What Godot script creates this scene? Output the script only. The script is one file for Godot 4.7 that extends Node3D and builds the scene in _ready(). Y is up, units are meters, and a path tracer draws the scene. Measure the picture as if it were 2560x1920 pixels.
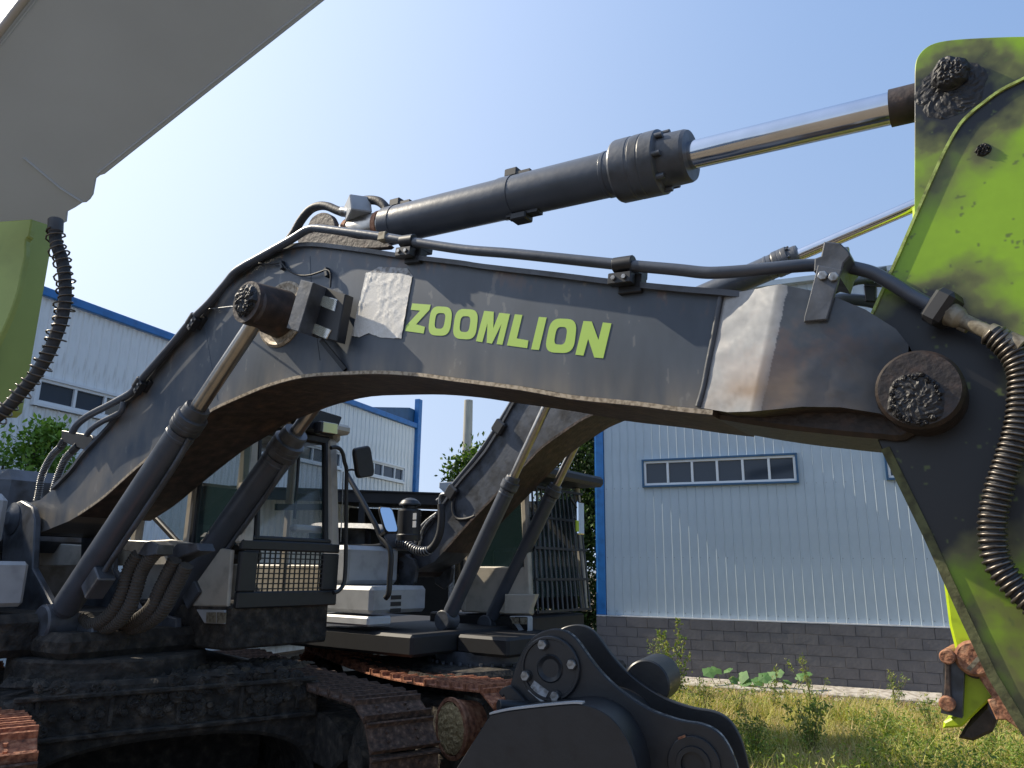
extends Node3D

# Mesh builder: collects triangles with their own normals; u, v are the local x and -y in metres.
class MB:
	var v := PackedVector3Array()
	var n := PackedVector3Array()
	var t := PackedVector2Array()
	func tri(a: Vector3, b: Vector3, c: Vector3, na: Vector3, nb: Vector3, nc: Vector3) -> void:
		if (b - a).cross(c - a).dot(na + nb + nc) > 0.0:
			var q := b; b = c; c = q
			q = nb; nb = nc; nc = q
		v.push_back(a); v.push_back(b); v.push_back(c)
		n.push_back(na); n.push_back(nb); n.push_back(nc)
		t.push_back(Vector2(a.x, -a.y)); t.push_back(Vector2(b.x, -b.y)); t.push_back(Vector2(c.x, -c.y))
	func flat(a: Vector3, b: Vector3, c: Vector3, out: Vector3) -> void:
		var m := (b - a).cross(c - a).normalized()
		if m.dot(out) < 0.0: m = -m
		tri(a, b, c, m, m, m)
	func quad(a: Vector3, b: Vector3, c: Vector3, d: Vector3, out: Vector3) -> void:
		flat(a, b, c, out); flat(a, c, d, out)
	func quadn(a: Vector3, b: Vector3, c: Vector3, d: Vector3, na: Vector3, nb: Vector3, nc: Vector3, nd: Vector3) -> void:
		tri(a, b, c, na, nb, nc); tri(a, c, d, na, nc, nd)
	func box(c: Vector3, s: Vector3, bs := Basis(), b := 0.0) -> void:
		var h := s * 0.5
		b = minf(b, minf(h.x, minf(h.y, h.z)) * 0.6)
		for ax in 3:
			var u := (ax + 1) % 3
			var w := (ax + 2) % 3
			for sg in [-1.0, 1.0]:
				var q := []
				for k in [[-1, -1], [1, -1], [1, 1], [-1, 1]]:
					var p := Vector3()
					p[ax] = h[ax] * sg; p[u] = (h[u] - b) * k[0]; p[w] = (h[w] - b) * k[1]
					q.append(c + bs * p)
				var o := Vector3(); o[ax] = sg
				quad(q[0], q[1], q[2], q[3], bs * o)
			if b > 0.0:
				for k in [[-1, -1], [1, -1], [1, 1], [-1, 1]]:
					var q2 := []
					for e in [[h[u], h[w] - b, -1], [h[u], h[w] - b, 1], [h[u] - b, h[w], 1], [h[u] - b, h[w], -1]]:
						var p2 := Vector3()
						p2[ax] = (h[ax] - b) * e[2]; p2[u] = e[0] * k[0]; p2[w] = e[1] * k[1]
						q2.append(c + bs * p2)
					var o2 := Vector3(); o2[u] = k[0]; o2[w] = k[1]
					quad(q2[0], q2[1], q2[2], q2[3], bs * o2)
		if b > 0.0:
			for i in 8:
				var g := Vector3(1 if i & 1 else -1, 1 if i & 2 else -1, 1 if i & 4 else -1)
				flat(c + bs * (Vector3(h.x, h.y - b, h.z - b) * g), c + bs * (Vector3(h.x - b, h.y, h.z - b) * g), c + bs * (Vector3(h.x - b, h.y - b, h.z) * g), bs * g)
	# a bar of rectangular section from a to b
	func bar(a: Vector3, b: Vector3, w: float, h: float, up := Vector3.UP, bev := 0.0) -> void:
		var x := (b - a).normalized()
		if absf(x.dot(up)) > 0.97: up = Vector3.RIGHT
		var z := x.cross(up).normalized()
		box((a + b) * 0.5, Vector3((b - a).length(), h, w), Basis(x, z.cross(x), z), bev)
	# outline in x, y pushed from z0 to z1, edges chamfered
	func prism(p: PackedVector2Array, z0: float, z1: float, b := 0.0, soft := 35.0) -> void:
		if Geometry2D.is_polygon_clockwise(p): p.reverse()
		if Geometry2D.is_polygon_clockwise(p) == false and area(p) < 0.0: p.reverse()
		var m := p.size()
		var en := []
		for i in m:
			var d := (p[(i + 1) % m] - p[i]).normalized()
			en.append(Vector2(d.y, -d.x))
		var inner := PackedVector2Array()
		for i in m:
			var s: Vector2 = en[i] + en[i - 1]
			var q := s.normalized() / maxf(0.5, s.length() * 0.5)
			inner.append(p[i] - q * b)
		var tr := Geometry2D.triangulate_polygon(inner)
		for k in range(0, tr.size(), 3):
			for e in [[z0, -1.0], [z1, 1.0]]:
				var a := inner[tr[k]]; var bb := inner[tr[k + 1]]; var c := inner[tr[k + 2]]
				var o := Vector3(0, 0, e[1] * signf(z1 - z0))
				tri(Vector3(a.x, a.y, e[0]), Vector3(bb.x, bb.y, e[0]), Vector3(c.x, c.y, e[0]), o, o, o)
		var zs := signf(z1 - z0)
		var cs := cos(deg_to_rad(soft))
		for i in m:
			var j := (i + 1) % m
			var e0: Vector2 = en[i]
			var na := e0; var nb := e0
			if e0.dot(en[i - 1]) > cs: na = (e0 + en[i - 1]).normalized()
			if e0.dot(en[j]) > cs: nb = (e0 + en[j]).normalized()
			var A := Vector3(na.x, na.y, 0); var B := Vector3(nb.x, nb.y, 0)
			var za := z0 + b * zs; var zb := z1 - b * zs
			quadn(Vector3(p[i].x, p[i].y, za), Vector3(p[j].x, p[j].y, za), Vector3(p[j].x, p[j].y, zb), Vector3(p[i].x, p[i].y, zb), A, B, B, A)
			if b > 0.0:
				for e in [[za, z0, -zs], [zb, z1, zs]]:
					var d := Vector3(0, 0, e[2])
					quadn(Vector3(p[i].x, p[i].y, e[0]), Vector3(p[j].x, p[j].y, e[0]), Vector3(inner[j].x, inner[j].y, e[1]), Vector3(inner[i].x, inner[i].y, e[1]), (A + d).normalized(), (B + d).normalized(), (B + d).normalized(), (A + d).normalized())
	func area(p: PackedVector2Array) -> float:
		var s := 0.0
		for i in p.size(): s += p[i].cross(p[(i + 1) % p.size()])
		return s
	# ring between two outlines of the same length
	func ring(o: PackedVector2Array, q: PackedVector2Array, z0: float, z1: float) -> void:
		for i in o.size():
			var j := (i + 1) % o.size()
			quad(Vector3(o[i].x, o[i].y, z1), Vector3(o[j].x, o[j].y, z1), Vector3(q[j].x, q[j].y, z1), Vector3(q[i].x, q[i].y, z1), Vector3(0, 0, z1 - z0))
			var d := (o[j] - o[i])
			quad(Vector3(o[i].x, o[i].y, z0), Vector3(o[j].x, o[j].y, z0), Vector3(o[j].x, o[j].y, z1), Vector3(o[i].x, o[i].y, z1), Vector3(d.y, -d.x, 0))
	# a strip of plate that follows a line in x, y: thickness towards side, from z0 to z1
	func ribbon(p: PackedVector2Array, th: float, z0: float, z1: float) -> void:
		var m := p.size()
		var q := PackedVector2Array(); var nn := []
		for i in m:
			var d := (p[mini(i + 1, m - 1)] - p[maxi(i - 1, 0)]).normalized()
			var w := Vector2(-d.y, d.x)
			nn.append(w); q.append(p[i] + w * th)
		for i in m - 1:
			for e in [[p, -1.0], [q, 1.0]]:
				var a: Vector2 = e[0][i]; var b: Vector2 = e[0][i + 1]
				var A: Vector2 = nn[i] * e[1] * signf(th); var B: Vector2 = nn[i + 1] * e[1] * signf(th)
				quadn(Vector3(a.x, a.y, z0), Vector3(b.x, b.y, z0), Vector3(b.x, b.y, z1), Vector3(a.x, a.y, z1), Vector3(A.x, A.y, 0), Vector3(B.x, B.y, 0), Vector3(B.x, B.y, 0), Vector3(A.x, A.y, 0))
			for e in [[z0, -1.0], [z1, 1.0]]:
				quad(Vector3(p[i].x, p[i].y, e[0]), Vector3(p[i + 1].x, p[i + 1].y, e[0]), Vector3(q[i + 1].x, q[i + 1].y, e[0]), Vector3(q[i].x, q[i].y, e[0]), Vector3(0, 0, e[1] * signf(z1 - z0)))
		for i in [0, m - 1]:
			var o := p[0] - p[1] if i == 0 else p[m - 1] - p[m - 2]
			quad(Vector3(p[i].x, p[i].y, z0), Vector3(q[i].x, q[i].y, z0), Vector3(q[i].x, q[i].y, z1), Vector3(p[i].x, p[i].y, z1), Vector3(o.x, o.y, 0))
	func tube(p: PackedVector3Array, r: float, k := 12, r_end := -1.0) -> void:
		if r_end < 0.0: r_end = r
		var m := p.size()
		var d0 := (p[1] - p[0]).normalized()
		var u := d0.cross(Vector3.UP if absf(d0.y) < 0.9 else Vector3.RIGHT).normalized()
		var last := []; var lastn := []
		for i in m:
			var d := (p[mini(i + 1, m - 1)] - p[maxi(i - 1, 0)]).normalized()
			u = (u - d * u.dot(d)).normalized()
			var w := d.cross(u)
			var rr := lerpf(r, r_end, float(i) / (m - 1))
			var c := []; var cn := []
			for j in k:
				var a := TAU * j / k
				var o := u * cos(a) + w * sin(a)
				c.append(p[i] + o * rr); cn.append(o)
			if i:
				for j in k:
					var h := (j + 1) % k
					quadn(last[j], last[h], c[h], c[j], lastn[j], lastn[h], cn[h], cn[j])
			if i == 0 or i == m - 1:
				for j in range(1, k - 1): flat(c[0], c[j], c[j + 1], -d if i == 0 else d)
			last = c; lastn = cn
	# profile of (distance along the axis, radius) turned about a > b
	func lathe(a: Vector3, b: Vector3, prof: Array, k := 24) -> void:
		var d := (b - a).normalized()
		var u := d.cross(Vector3.UP if absf(d.y) < 0.9 else Vector3.RIGHT).normalized()
		var w := d.cross(u)
		for i in prof.size() - 1:
			var p: Vector2 = prof[i]; var q: Vector2 = prof[i + 1]
			var e := q - p
			var sl := Vector2(-e.y, e.x).normalized() if e.length() > 0.0 else Vector2(0, 1)
			for j in k:
				var n0 := u * cos(TAU * j / k) + w * sin(TAU * j / k)
				var n1 := u * cos(TAU * (j + 1) / k) + w * sin(TAU * (j + 1) / k)
				var m0 := (n0 * sl.y + d * sl.x); var m1 := (n1 * sl.y + d * sl.x)
				quadn(a + d * p.x + n0 * p.y, a + d * p.x + n1 * p.y, a + d * q.x + n1 * q.y, a + d * q.x + n0 * q.y, m0, m1, m1, m0)
	func cyl(a: Vector3, b: Vector3, r: float, k := 20, bev := 0.0) -> void:
		var l := (b - a).length()
		lathe(a, b, [Vector2(0, 0.0001), Vector2(0, r - bev), Vector2(bev, r), Vector2(l - bev, r), Vector2(l, r - bev), Vector2(l, 0.0001)], k)
	# wire wound round a path
	func coil(p: PackedVector3Array, rc: float, rw: float, pitch: float, k := 5, jit := 0.0) -> void:
		var q := PackedVector3Array()
		var d0 := (p[1] - p[0]).normalized()
		var u := d0.cross(Vector3.UP if absf(d0.y) < 0.9 else Vector3.RIGHT).normalized()
		var a := 0.0
		for i in p.size() - 1:
			var s := p[i + 1] - p[i]
			var d := s.normalized()
			u = (u - d * u.dot(d)).normalized()
			var w := d.cross(u)
			var st := maxi(1, int(s.length() / pitch * 12.0))
			for j in st:
				var o := u * cos(a) + w * sin(a)
				q.append(p[i] + s * (float(j) / st) + o * (rc + jit * sin(a * 0.37) * sin(a * 0.113)))
				a += TAU * s.length() / pitch / st
		tube(q, rw, k)
	# a lump: a disc of radius r about c facing d, its face broken up by noise
	func lump(c: Vector3, d: Vector3, r: float, th: float, amp: float, sd: int, rings := 7, k := 26) -> void:
		var u := d.cross(Vector3.UP if absf(d.y) < 0.9 else Vector3.RIGHT).normalized()
		var w := d.cross(u)
		var no := FastNoiseLite.new(); no.seed = sd; no.frequency = 1.0; no.fractal_octaves = 3
		var row := []
		for i in rings + 1:
			var ro := []
			for j in k:
				var a := TAU * j / k
				var rr := r * float(i) / rings
				var e := (u * cos(a) + w * sin(a))
				var edge := 1.0 + 0.16 * no.get_noise_2d(cos(a) * 1.3 + 9.0, sin(a) * 1.3)
				var f := float(i) / rings
				var hh := th * (1.0 - pow(f, 6.0)) + amp * no.get_noise_2d(e.dot(u) * rr / r * 4.0 + 3.0, e.dot(w) * rr / r * 4.0) * (1.0 if i < rings else 0.0)
				ro.append(c + e * rr * edge + d * hh)
			row.append(ro)
		for i in rings:
			for j in k:
				var h := (j + 1) % k
				quad(row[i][j], row[i][h], row[i + 1][h], row[i + 1][j], d + (row[i + 1][j] - c).normalized() * (1.0 if i == rings - 1 else 0.0))
	# grid of points, smooth
	func grid(g: Array, out: Vector3) -> void:
		var nn := []
		for i in g.size():
			var r := []
			for j in g[i].size():
				var a: Vector3 = g[mini(i + 1, g.size() - 1)][j] - g[maxi(i - 1, 0)][j]
				var b: Vector3 = g[i][mini(j + 1, g[i].size() - 1)] - g[i][maxi(j - 1, 0)]
				var m := a.cross(b).normalized()
				r.append(m if m.dot(out) > 0.0 else -m)
			nn.append(r)
		for i in g.size() - 1:
			for j in g[i].size() - 1:
				quadn(g[i][j], g[i + 1][j], g[i + 1][j + 1], g[i][j + 1], nn[i][j], nn[i + 1][j], nn[i + 1][j + 1], nn[i][j + 1])
	func mesh() -> ArrayMesh:
		var a := []
		a.resize(Mesh.ARRAY_MAX)
		a[Mesh.ARRAY_VERTEX] = v; a[Mesh.ARRAY_NORMAL] = n; a[Mesh.ARRAY_TEX_UV] = t
		var m := ArrayMesh.new()
		m.add_surface_from_arrays(Mesh.PRIMITIVE_TRIANGLES, a)
		return m

var rng := RandomNumberGenerator.new()
var M := {}
var used := {}

func numbered(parent: Node, called: String) -> String:
	var key := str(parent.get_instance_id()) + called
	var k: int = used.get(key, 0)
	used[key] = k + 1
	return called if k == 0 else "%s_%03d" % [called, k]

func put(o: Node3D, called: String, parent: Node) -> Node3D:
	o.name = numbered(parent, called)
	parent.add_child(o, true)
	return o

func part(parent: Node, called: String, shape, mat: Material, label := "") -> MeshInstance3D:
	var o := MeshInstance3D.new()
	o.mesh = shape.mesh() if shape is MB else shape
	o.material_override = mat
	put(o, called, parent)
	if label: o.set_meta("label", label)
	return o

func tag(o: Node, label: String, category: String, group := "") -> Node:
	o.set_meta("label", label); o.set_meta("category", category)
	if group: o.set_meta("group", group)
	return o

func thing(called: String, label: String, category: String, at: Vector3, turn: float, group := "") -> Node3D:
	var o := Node3D.new()
	put(o, called, self)
	o.position = at; o.rotation_degrees.y = turn
	tag(o, label, category, group)
	return o

func node(parent: Node, called: String, at := Vector3.ZERO, turn := 0.0) -> Node3D:
	var o := Node3D.new()
	put(o, called, parent)
	o.position = at; o.rotation_degrees.y = turn
	return o

func lin(r: float, g: float, b: float) -> Color:
	return Color(r, g, b).linear_to_srgb()

# Catmull-Rom through points
func cr2(p: PackedVector2Array, k := 4, closed := false) -> PackedVector2Array:
	var o := PackedVector2Array()
	var m := p.size()
	for i in (m if closed else m - 1):
		var a := p[(i - 1 + m) % m] if closed else p[maxi(i - 1, 0)]
		var b := p[i]; var c := p[(i + 1) % m]
		var d := p[(i + 2) % m] if closed else p[mini(i + 2, m - 1)]
		for j in k:
			o.append(b.cubic_interpolate(c, a, d, float(j) / k))
	if not closed: o.append(p[m - 1])
	return o

func cr3(p: PackedVector3Array, k := 5) -> PackedVector3Array:
	var o := PackedVector3Array()
	var m := p.size()
	for i in m - 1:
		for j in k:
			o.append(p[i].cubic_interpolate(p[i + 1], p[maxi(i - 1, 0)], p[mini(i + 2, m - 1)], float(j) / k))
	o.append(p[m - 1])
	return o

func ell(c: Vector2, rx: float, ry: float, k := 24) -> PackedVector2Array:
	var o := PackedVector2Array()
	for i in k: o.append(c + Vector2(cos(TAU * i / k) * rx, sin(TAU * i / k) * ry))
	return o

# four corners to a rounded outline
func rounded(c: PackedVector2Array, f := 0.33, k := 6) -> PackedVector2Array:
	var o := PackedVector2Array()
	for i in c.size():
		var a := c[i].lerp(c[i - 1], f); var b := c[i].lerp(c[(i + 1) % c.size()], f)
		for j in k + 1:
			var t := float(j) / k
			o.append(a.lerp(c[i], t).lerp(c[i].lerp(b, t), t))
	return o

func noise_tex(freq: float, ramp: Array, oct := 4, sd := 1, size := 512, kind := FastNoiseLite.TYPE_SIMPLEX_SMOOTH) -> NoiseTexture2D:
	var no := FastNoiseLite.new()
	no.seed = sd; no.frequency = freq; no.fractal_octaves = oct; no.noise_type = kind
	var t := NoiseTexture2D.new()
	t.width = size; t.height = size; t.seamless = true; t.noise = no
	var g := Gradient.new()
	var off := PackedFloat32Array(); var col := PackedColorArray()
	for r in ramp:
		off.append(r[0]); col.append(lin(r[1], r[2], r[3]))
	g.offsets = off; g.colors = col
	t.color_ramp = g
	return t

func bump_tex(freq: float, oct := 4, sd := 1, strength := 4.0, kind := FastNoiseLite.TYPE_SIMPLEX_SMOOTH) -> NoiseTexture2D:
	var no := FastNoiseLite.new()
	no.seed = sd; no.frequency = freq; no.fractal_octaves = oct; no.noise_type = kind
	var t := NoiseTexture2D.new()
	t.width = 512; t.height = 512; t.seamless = true; t.as_normal_map = true; t.bump_strength = strength; t.noise = no
	return t

func mat(c: Color, rough := 0.5, metal := 0.0, tex: Texture2D = null, scale := Vector3.ONE, bump: Texture2D = null, bs := 0.5, spec := 0.5) -> StandardMaterial3D:
	var m := StandardMaterial3D.new()
	m.albedo_color = c; m.roughness = rough; m.metallic = metal; m.metallic_specular = spec
	if tex: m.albedo_texture = tex
	if tex or bump:
		m.uv1_triplanar = true; m.uv1_scale = scale; m.uv1_triplanar_sharpness = 4.0
	if bump:
		m.normal_enabled = true; m.normal_texture = bump; m.normal_scale = bs
	return m

# a plate's paint, dust, grease and painted glare, worked out point by point over its own plane
func plate_mat(w: int, h: int, rect: Rect2, f: Callable, rough: float, bump: Texture2D = null) -> StandardMaterial3D:
	var im := Image.create_empty(w, h, false, Image.FORMAT_RGB8)
	for j in h:
		var y := rect.end.y - rect.size.y * (j + 0.5) / h
		for i in w:
			var c: Color = f.call(rect.position.x + rect.size.x * (i + 0.5) / w, y)
			im.set_pixel(i, j, c.linear_to_srgb())
	var m := StandardMaterial3D.new()
	m.albedo_texture = ImageTexture.create_from_image(im)
	m.uv1_scale = Vector3(1.0 / rect.size.x, 1.0 / rect.size.y, 1)
	m.uv1_offset = Vector3(-rect.position.x / rect.size.x, rect.end.y / rect.size.y, 0)
	m.roughness = rough
	return m

func glass(a: float, tint := Color(1, 1, 1)) -> StandardMaterial3D:
	var m := StandardMaterial3D.new()
	m.transparency = BaseMaterial3D.TRANSPARENCY_ALPHA
	m.albedo_color = Color(tint.r, tint.g, tint.b, a); m.roughness = 0.03
	return m

func y_at(line: PackedVector2Array, x: float) -> float:
	for i in line.size() - 1:
		var a := line[i]; var b := line[i + 1]
		if (a.x <= x and x <= b.x) or (b.x <= x and x <= a.x):
			return lerpf(a.y, b.y, (x - a.x) / (b.x - a.x) if absf(b.x - a.x) > 1e-5 else 0.0)
	return line[0].y if absf(x - line[0].x) < absf(x - line[-1].x) else line[-1].y

func _ready() -> void:
	rng.seed = 7
	setup()
	materials()
	ground()
	right_building()
	left_building()
	yard_behind()
	main_excavator()
	second_excavator()
	near_excavator()
	bucket()
	plants()

func setup() -> void:
	var cam := Camera3D.new()
	cam.name = "camera"
	add_child(cam)
	cam.position = Vector3(0, 1.9, 0)
	cam.rotation_degrees = Vector3(14.0, 0, 0.7)
	cam.fov = 54.34
	cam.near = 0.05
	cam.far = 600.0
	cam.current = true
	var sun := DirectionalLight3D.new()
	sun.name = "sun"
	add_child(sun)
	var to_sun := Vector3(-0.70, 0.66, -0.265).normalized()
	sun.look_at_from_position(to_sun * 10.0, Vector3.ZERO)
	sun.light_energy = 1.6
	sun.light_color = Color(1.0, 0.95, 0.86)
	sun.light_angular_distance = 0.5
	sun.shadow_enabled = true
	var w := 1024; var h := 512
	var im := Image.create_empty(w, h, false, Image.FORMAT_RGBF)
	for j in h:
		var el := PI * 0.5 - PI * (j + 0.5) / h
		for i in w:
			var az := TAU * (i + 0.5) / w
			var d := Vector3(sin(az) * cos(el), sin(el), -cos(az) * cos(el))
			var c := Vector3(0.30, 0.29, 0.27)
			if d.y > 0.0:
				var up := pow(d.y, 0.75)
				c = Vector3(0.53, 0.67, 0.88).lerp(Vector3(0.045, 0.22, 0.60), up)
			var g := rad_to_deg(acos(clampf(d.dot(to_sun), -1, 1)))
			if d.y > -0.05:
				c += Vector3(1.0, 0.98, 0.93) * (0.95 * exp(-pow(g / 50.0, 2.0)) + 0.7 * exp(-g / 9.0))
			c *= 0.77
			im.set_pixel(i, j, Color(c.x, c.y, c.z))
	var sky := Sky.new()
	var pm := PanoramaSkyMaterial.new()
	pm.panorama = ImageTexture.create_from_image(im)
	sky.sky_material = pm
	var env := Environment.new()
	env.background_mode = Environment.BG_SKY
	env.sky = sky
	env.tonemap_mode = Environment.TONE_MAPPER_LINEAR
	env.tonemap_exposure = 1.3
	env.sdfgi_enabled = true
	env.ssao_enabled = true
	env.ssil_enabled = true
	var we := WorldEnvironment.new()
	we.name = "environment"
	we.environment = env
	add_child(we)

func materials() -> void:
	var mottle := noise_tex(0.008, [[0.0, 0.62, 0.62, 0.62], [0.45, 0.9, 0.9, 0.9], [1.0, 1.0, 1.0, 1.0]], 5, 3)
	var worn := noise_tex(0.012, [[0.0, 0.30, 0.27, 0.24], [0.42, 0.75, 0.73, 0.70], [0.62, 1.0, 1.0, 1.0], [1.0, 1.0, 1.0, 1.0]], 6, 5)
	var rust := noise_tex(0.016, [[0.0, 0.08, 0.04, 0.027], [0.35, 0.24, 0.10, 0.055], [0.6, 0.38, 0.18, 0.10], [1.0, 0.48, 0.29, 0.18]], 6, 9)
	var mud := noise_tex(0.014, [[0.0, 0.012, 0.011, 0.010], [0.45, 0.028, 0.024, 0.020], [0.7, 0.052, 0.043, 0.034], [1.0, 0.11, 0.09, 0.07]], 6, 12)
	var soil := noise_tex(0.02, [[0.0, 0.07, 0.055, 0.04], [0.5, 0.16, 0.125, 0.085], [1.0, 0.28, 0.23, 0.165]], 6, 14)
	var earth := noise_tex(0.02, [[0.0, 0.25, 0.17, 0.08], [0.5, 0.50, 0.38, 0.20], [1.0, 0.64, 0.53, 0.32]], 6, 15)
	var brownish := noise_tex(0.012, [[0.0, 0.026, 0.023, 0.022], [0.45, 0.050, 0.043, 0.040], [0.65, 0.068, 0.056, 0.050], [1.0, 0.13, 0.085, 0.062]], 6, 19)
	var soft := noise_tex(0.006, [[0.0, 0.88, 0.88, 0.88], [1.0, 1.0, 1.0, 1.0]], 3, 37)
	var shoe := noise_tex(0.016, [[0.0, 0.03, 0.022, 0.02], [0.45, 0.072, 0.055, 0.045], [0.7, 0.115, 0.085, 0.068], [1.0, 0.20, 0.17, 0.14]], 6, 23)
	var fine := bump_tex(0.03, 5, 21, 5.0)
	var coarse := bump_tex(0.018, 5, 22, 14.0)
	M.fine = fine; M.coarse = coarse
	M.dark = mat(lin(0.078, 0.086, 0.102), 0.42, 0.0, worn, Vector3.ONE * 0.6, fine, 0.12)
	M.dark_smooth = mat(lin(0.070, 0.080, 0.100), 0.34, 0.0, mottle, Vector3.ONE * 0.8, fine, 0.06)
	M.black = mat(lin(0.018, 0.019, 0.022), 0.45, 0.0, mottle, Vector3.ONE * 1.5)
	M.rubber = mat(lin(0.022, 0.023, 0.026), 0.6, 0.0, mottle, Vector3.ONE * 2.0, fine, 0.2)
	M.grease = mat(lin(0.013, 0.012, 0.013), 0.55, 0.0, mottle, Vector3.ONE * 3.0, coarse, 0.3)
	M.rust = mat(lin(1, 1, 1), 0.85, 0.0, rust, Vector3.ONE * 1.6, coarse, 0.5)
	M.brown_steel = mat(lin(1.0, 0.86, 0.80), 0.6, 0.1, brownish, Vector3.ONE * 1.1, fine, 0.3)
	M.rust_shoe = mat(lin(0.92, 0.78, 0.72), 0.9, 0.0, rust, Vector3.ONE * 2.3, coarse, 0.5)
	M.mud = mat(lin(1, 1, 1), 0.95, 0.0, mud, Vector3.ONE * 0.9, coarse, 0.9)
	M.mud_shoe = mat(lin(1.0, 0.78, 0.66), 0.9, 0.0, shoe, Vector3.ONE * 2.0, coarse, 0.6)
	M.chrome = mat(lin(0.66, 0.68, 0.72), 0.13, 1.0, soft, Vector3.ONE * 1.5)
	M.chrome_dull = mat(lin(0.42, 0.40, 0.37), 0.28, 1.0, mottle, Vector3.ONE * 2.0)
	M.hose_dusty = mat(lin(0.075, 0.066, 0.057), 0.8, 0.0, mottle, Vector3.ONE * 2.0)
	M.olive = mat(lin(0.10, 0.105, 0.04), 0.7, 0.0, worn, Vector3.ONE * 2.0, fine, 0.3)
	M.dry_mud = mat(lin(0.36, 0.34, 0.32), 0.97, 0.0, soil, Vector3.ONE * 2.0, coarse, 0.6)
	M.edge_lime = mat(lin(0.40, 0.50, 0.12), 0.5, 0.0, worn, Vector3.ONE * 3.0, fine, 0.2)
	M.wire = mat(lin(0.17, 0.155, 0.14), 0.38, 0.85, worn, Vector3.ONE * 3.0)
	M.greasy = mat(lin(0.55, 0.46, 0.42), 0.5, 0.1, brownish, Vector3.ONE * 1.6, fine, 0.4)
	M.steel = mat(lin(0.32, 0.33, 0.34), 0.4, 0.8, worn, Vector3.ONE * 3.0)
	M.beige = mat(lin(0.50, 0.46, 0.39), 0.5, 0.0, mottle, Vector3.ONE * 0.9, fine, 0.05)
	M.light_grey = mat(lin(0.42, 0.43, 0.44), 0.45, 0.0, mottle, Vector3.ONE * 0.8, fine, 0.05)
	M.white_grey = mat(lin(0.60, 0.61, 0.62), 0.4, 0.0, mottle, Vector3.ONE * 0.8)
	M.fitting = mat(lin(0.26, 0.23, 0.17), 0.6, 0.3, worn, Vector3.ONE * 3.0)
	M.lime_text = mat(lin(0.40, 0.60, 0.10), 0.5)
	M.lime = mat(lin(0.30, 0.50, 0.025), 0.42, 0.0, worn, Vector3.ONE * 0.8, fine, 0.06)
	M.lime_smooth = mat(lin(0.34, 0.44, 0.13), 0.5, 0.0, mottle, Vector3.ONE * 0.6)
	M.frame_dark = mat(lin(0.016, 0.016, 0.018), 0.6, 0.0, mottle, Vector3.ONE * 1.2)
	M.lime_yellow = mat(lin(0.48, 0.64, 0.02), 0.4, 0.0, mottle, Vector3.ONE * 1.2)
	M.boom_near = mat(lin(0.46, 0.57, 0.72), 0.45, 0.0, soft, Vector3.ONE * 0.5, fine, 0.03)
	M.bucket = mat(lin(0.021, 0.023, 0.027), 0.40, 0.0, mottle, Vector3.ONE * 1.3, fine, 0.06)
	M.bare_edge = mat(lin(0.42, 0.35, 0.26), 0.55, 0.2, worn, Vector3.ONE * 4.0)
	M.pane = mat(lin(0.035, 0.045, 0.06), 0.08, 0.0)
	M.cab_glass = glass(0.26, Color(0.24, 0.36, 0.37))
	M.lens = glass(0.25, Color(0.85, 0.85, 0.78))
	M.lens_solid = mat(lin(0.5, 0.5, 0.45), 0.15, 0.3)
	M.mirror = mat(lin(0.85, 0.87, 0.9), 0.02, 1.0)
	M.wall_pale = mat(lin(0.80, 0.82, 0.81), 0.55, 0.0, noise_tex(0.01, [[0.0, 0.70, 0.68, 0.64], [0.4, 0.93, 0.93, 0.92], [1.0, 1.0, 1.0, 1.0]], 5, 31), Vector3(1.6, 0.25, 1.6))
	M.wall_blue = mat(lin(0.47, 0.55, 0.60), 0.38, 0.0, noise_tex(0.008, [[0.0, 0.84, 0.84, 0.84], [1.0, 1.0, 1.0, 1.0]], 4, 33), Vector3(0.5, 0.3, 0.5))
	M.trim_blue = mat(lin(0.02, 0.17, 0.46), 0.4, 0.0, mottle, Vector3.ONE * 0.8)
	M.trim_blue_dark = mat(lin(0.03, 0.10, 0.20), 0.5, 0.0, mottle, Vector3.ONE * 0.8)
	M.frame_white = mat(lin(0.72, 0.74, 0.74), 0.45)
	M.block_0 = mat(lin(0.148, 0.140, 0.143), 0.92, 0.0, mottle, Vector3.ONE * 0.7, fine, 0.12)
	M.block_1 = mat(lin(0.154, 0.146, 0.148), 0.92, 0.0, mottle, Vector3.ONE * 0.6, fine, 0.12)
	M.block_2 = mat(lin(0.141, 0.134, 0.138), 0.92, 0.0, mottle, Vector3.ONE * 0.8, fine, 0.12)
	M.mortar = mat(lin(0.165, 0.156, 0.156), 0.95, 0.0, mottle, Vector3.ONE * 2.0)
	M.concrete = mat(lin(0.50, 0.46, 0.40), 0.92, 0.0, worn, Vector3.ONE * 0.9, coarse, 0.4)
	M.pole = mat(lin(0.42, 0.40, 0.34), 0.9, 0.0, mottle, Vector3(2, 0.3, 2))
	M.soil = mat(lin(1, 1, 1), 0.97, 0.0, soil, Vector3.ONE * 0.35, coarse, 0.8)
	M.earth = mat(lin(1, 1, 1), 0.97, 0.0, earth, Vector3.ONE * 4.0, coarse, 1.0)
	M.shed = mat(lin(0.022, 0.020, 0.020), 0.8, 0.0, mottle, Vector3.ONE * 0.5)
	M.bark = mat(lin(0.12, 0.095, 0.07), 0.95, 0.0, worn, Vector3.ONE * 3.0, coarse, 0.8)
	M.paper = mat(lin(0.74, 0.72, 0.68), 0.6, 0.0, noise_tex(0.03, [[0.0, 0.85, 0.84, 0.82], [1.0, 1.0, 1.0, 1.0]], 5, 41), Vector3.ONE * 4.0, fine, 0.25)
	M.paper_grey = mat(lin(0.40, 0.41, 0.43), 0.7, 0.0, worn, Vector3.ONE * 3.0)
	M.leaf = leaf_mat()
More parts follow.
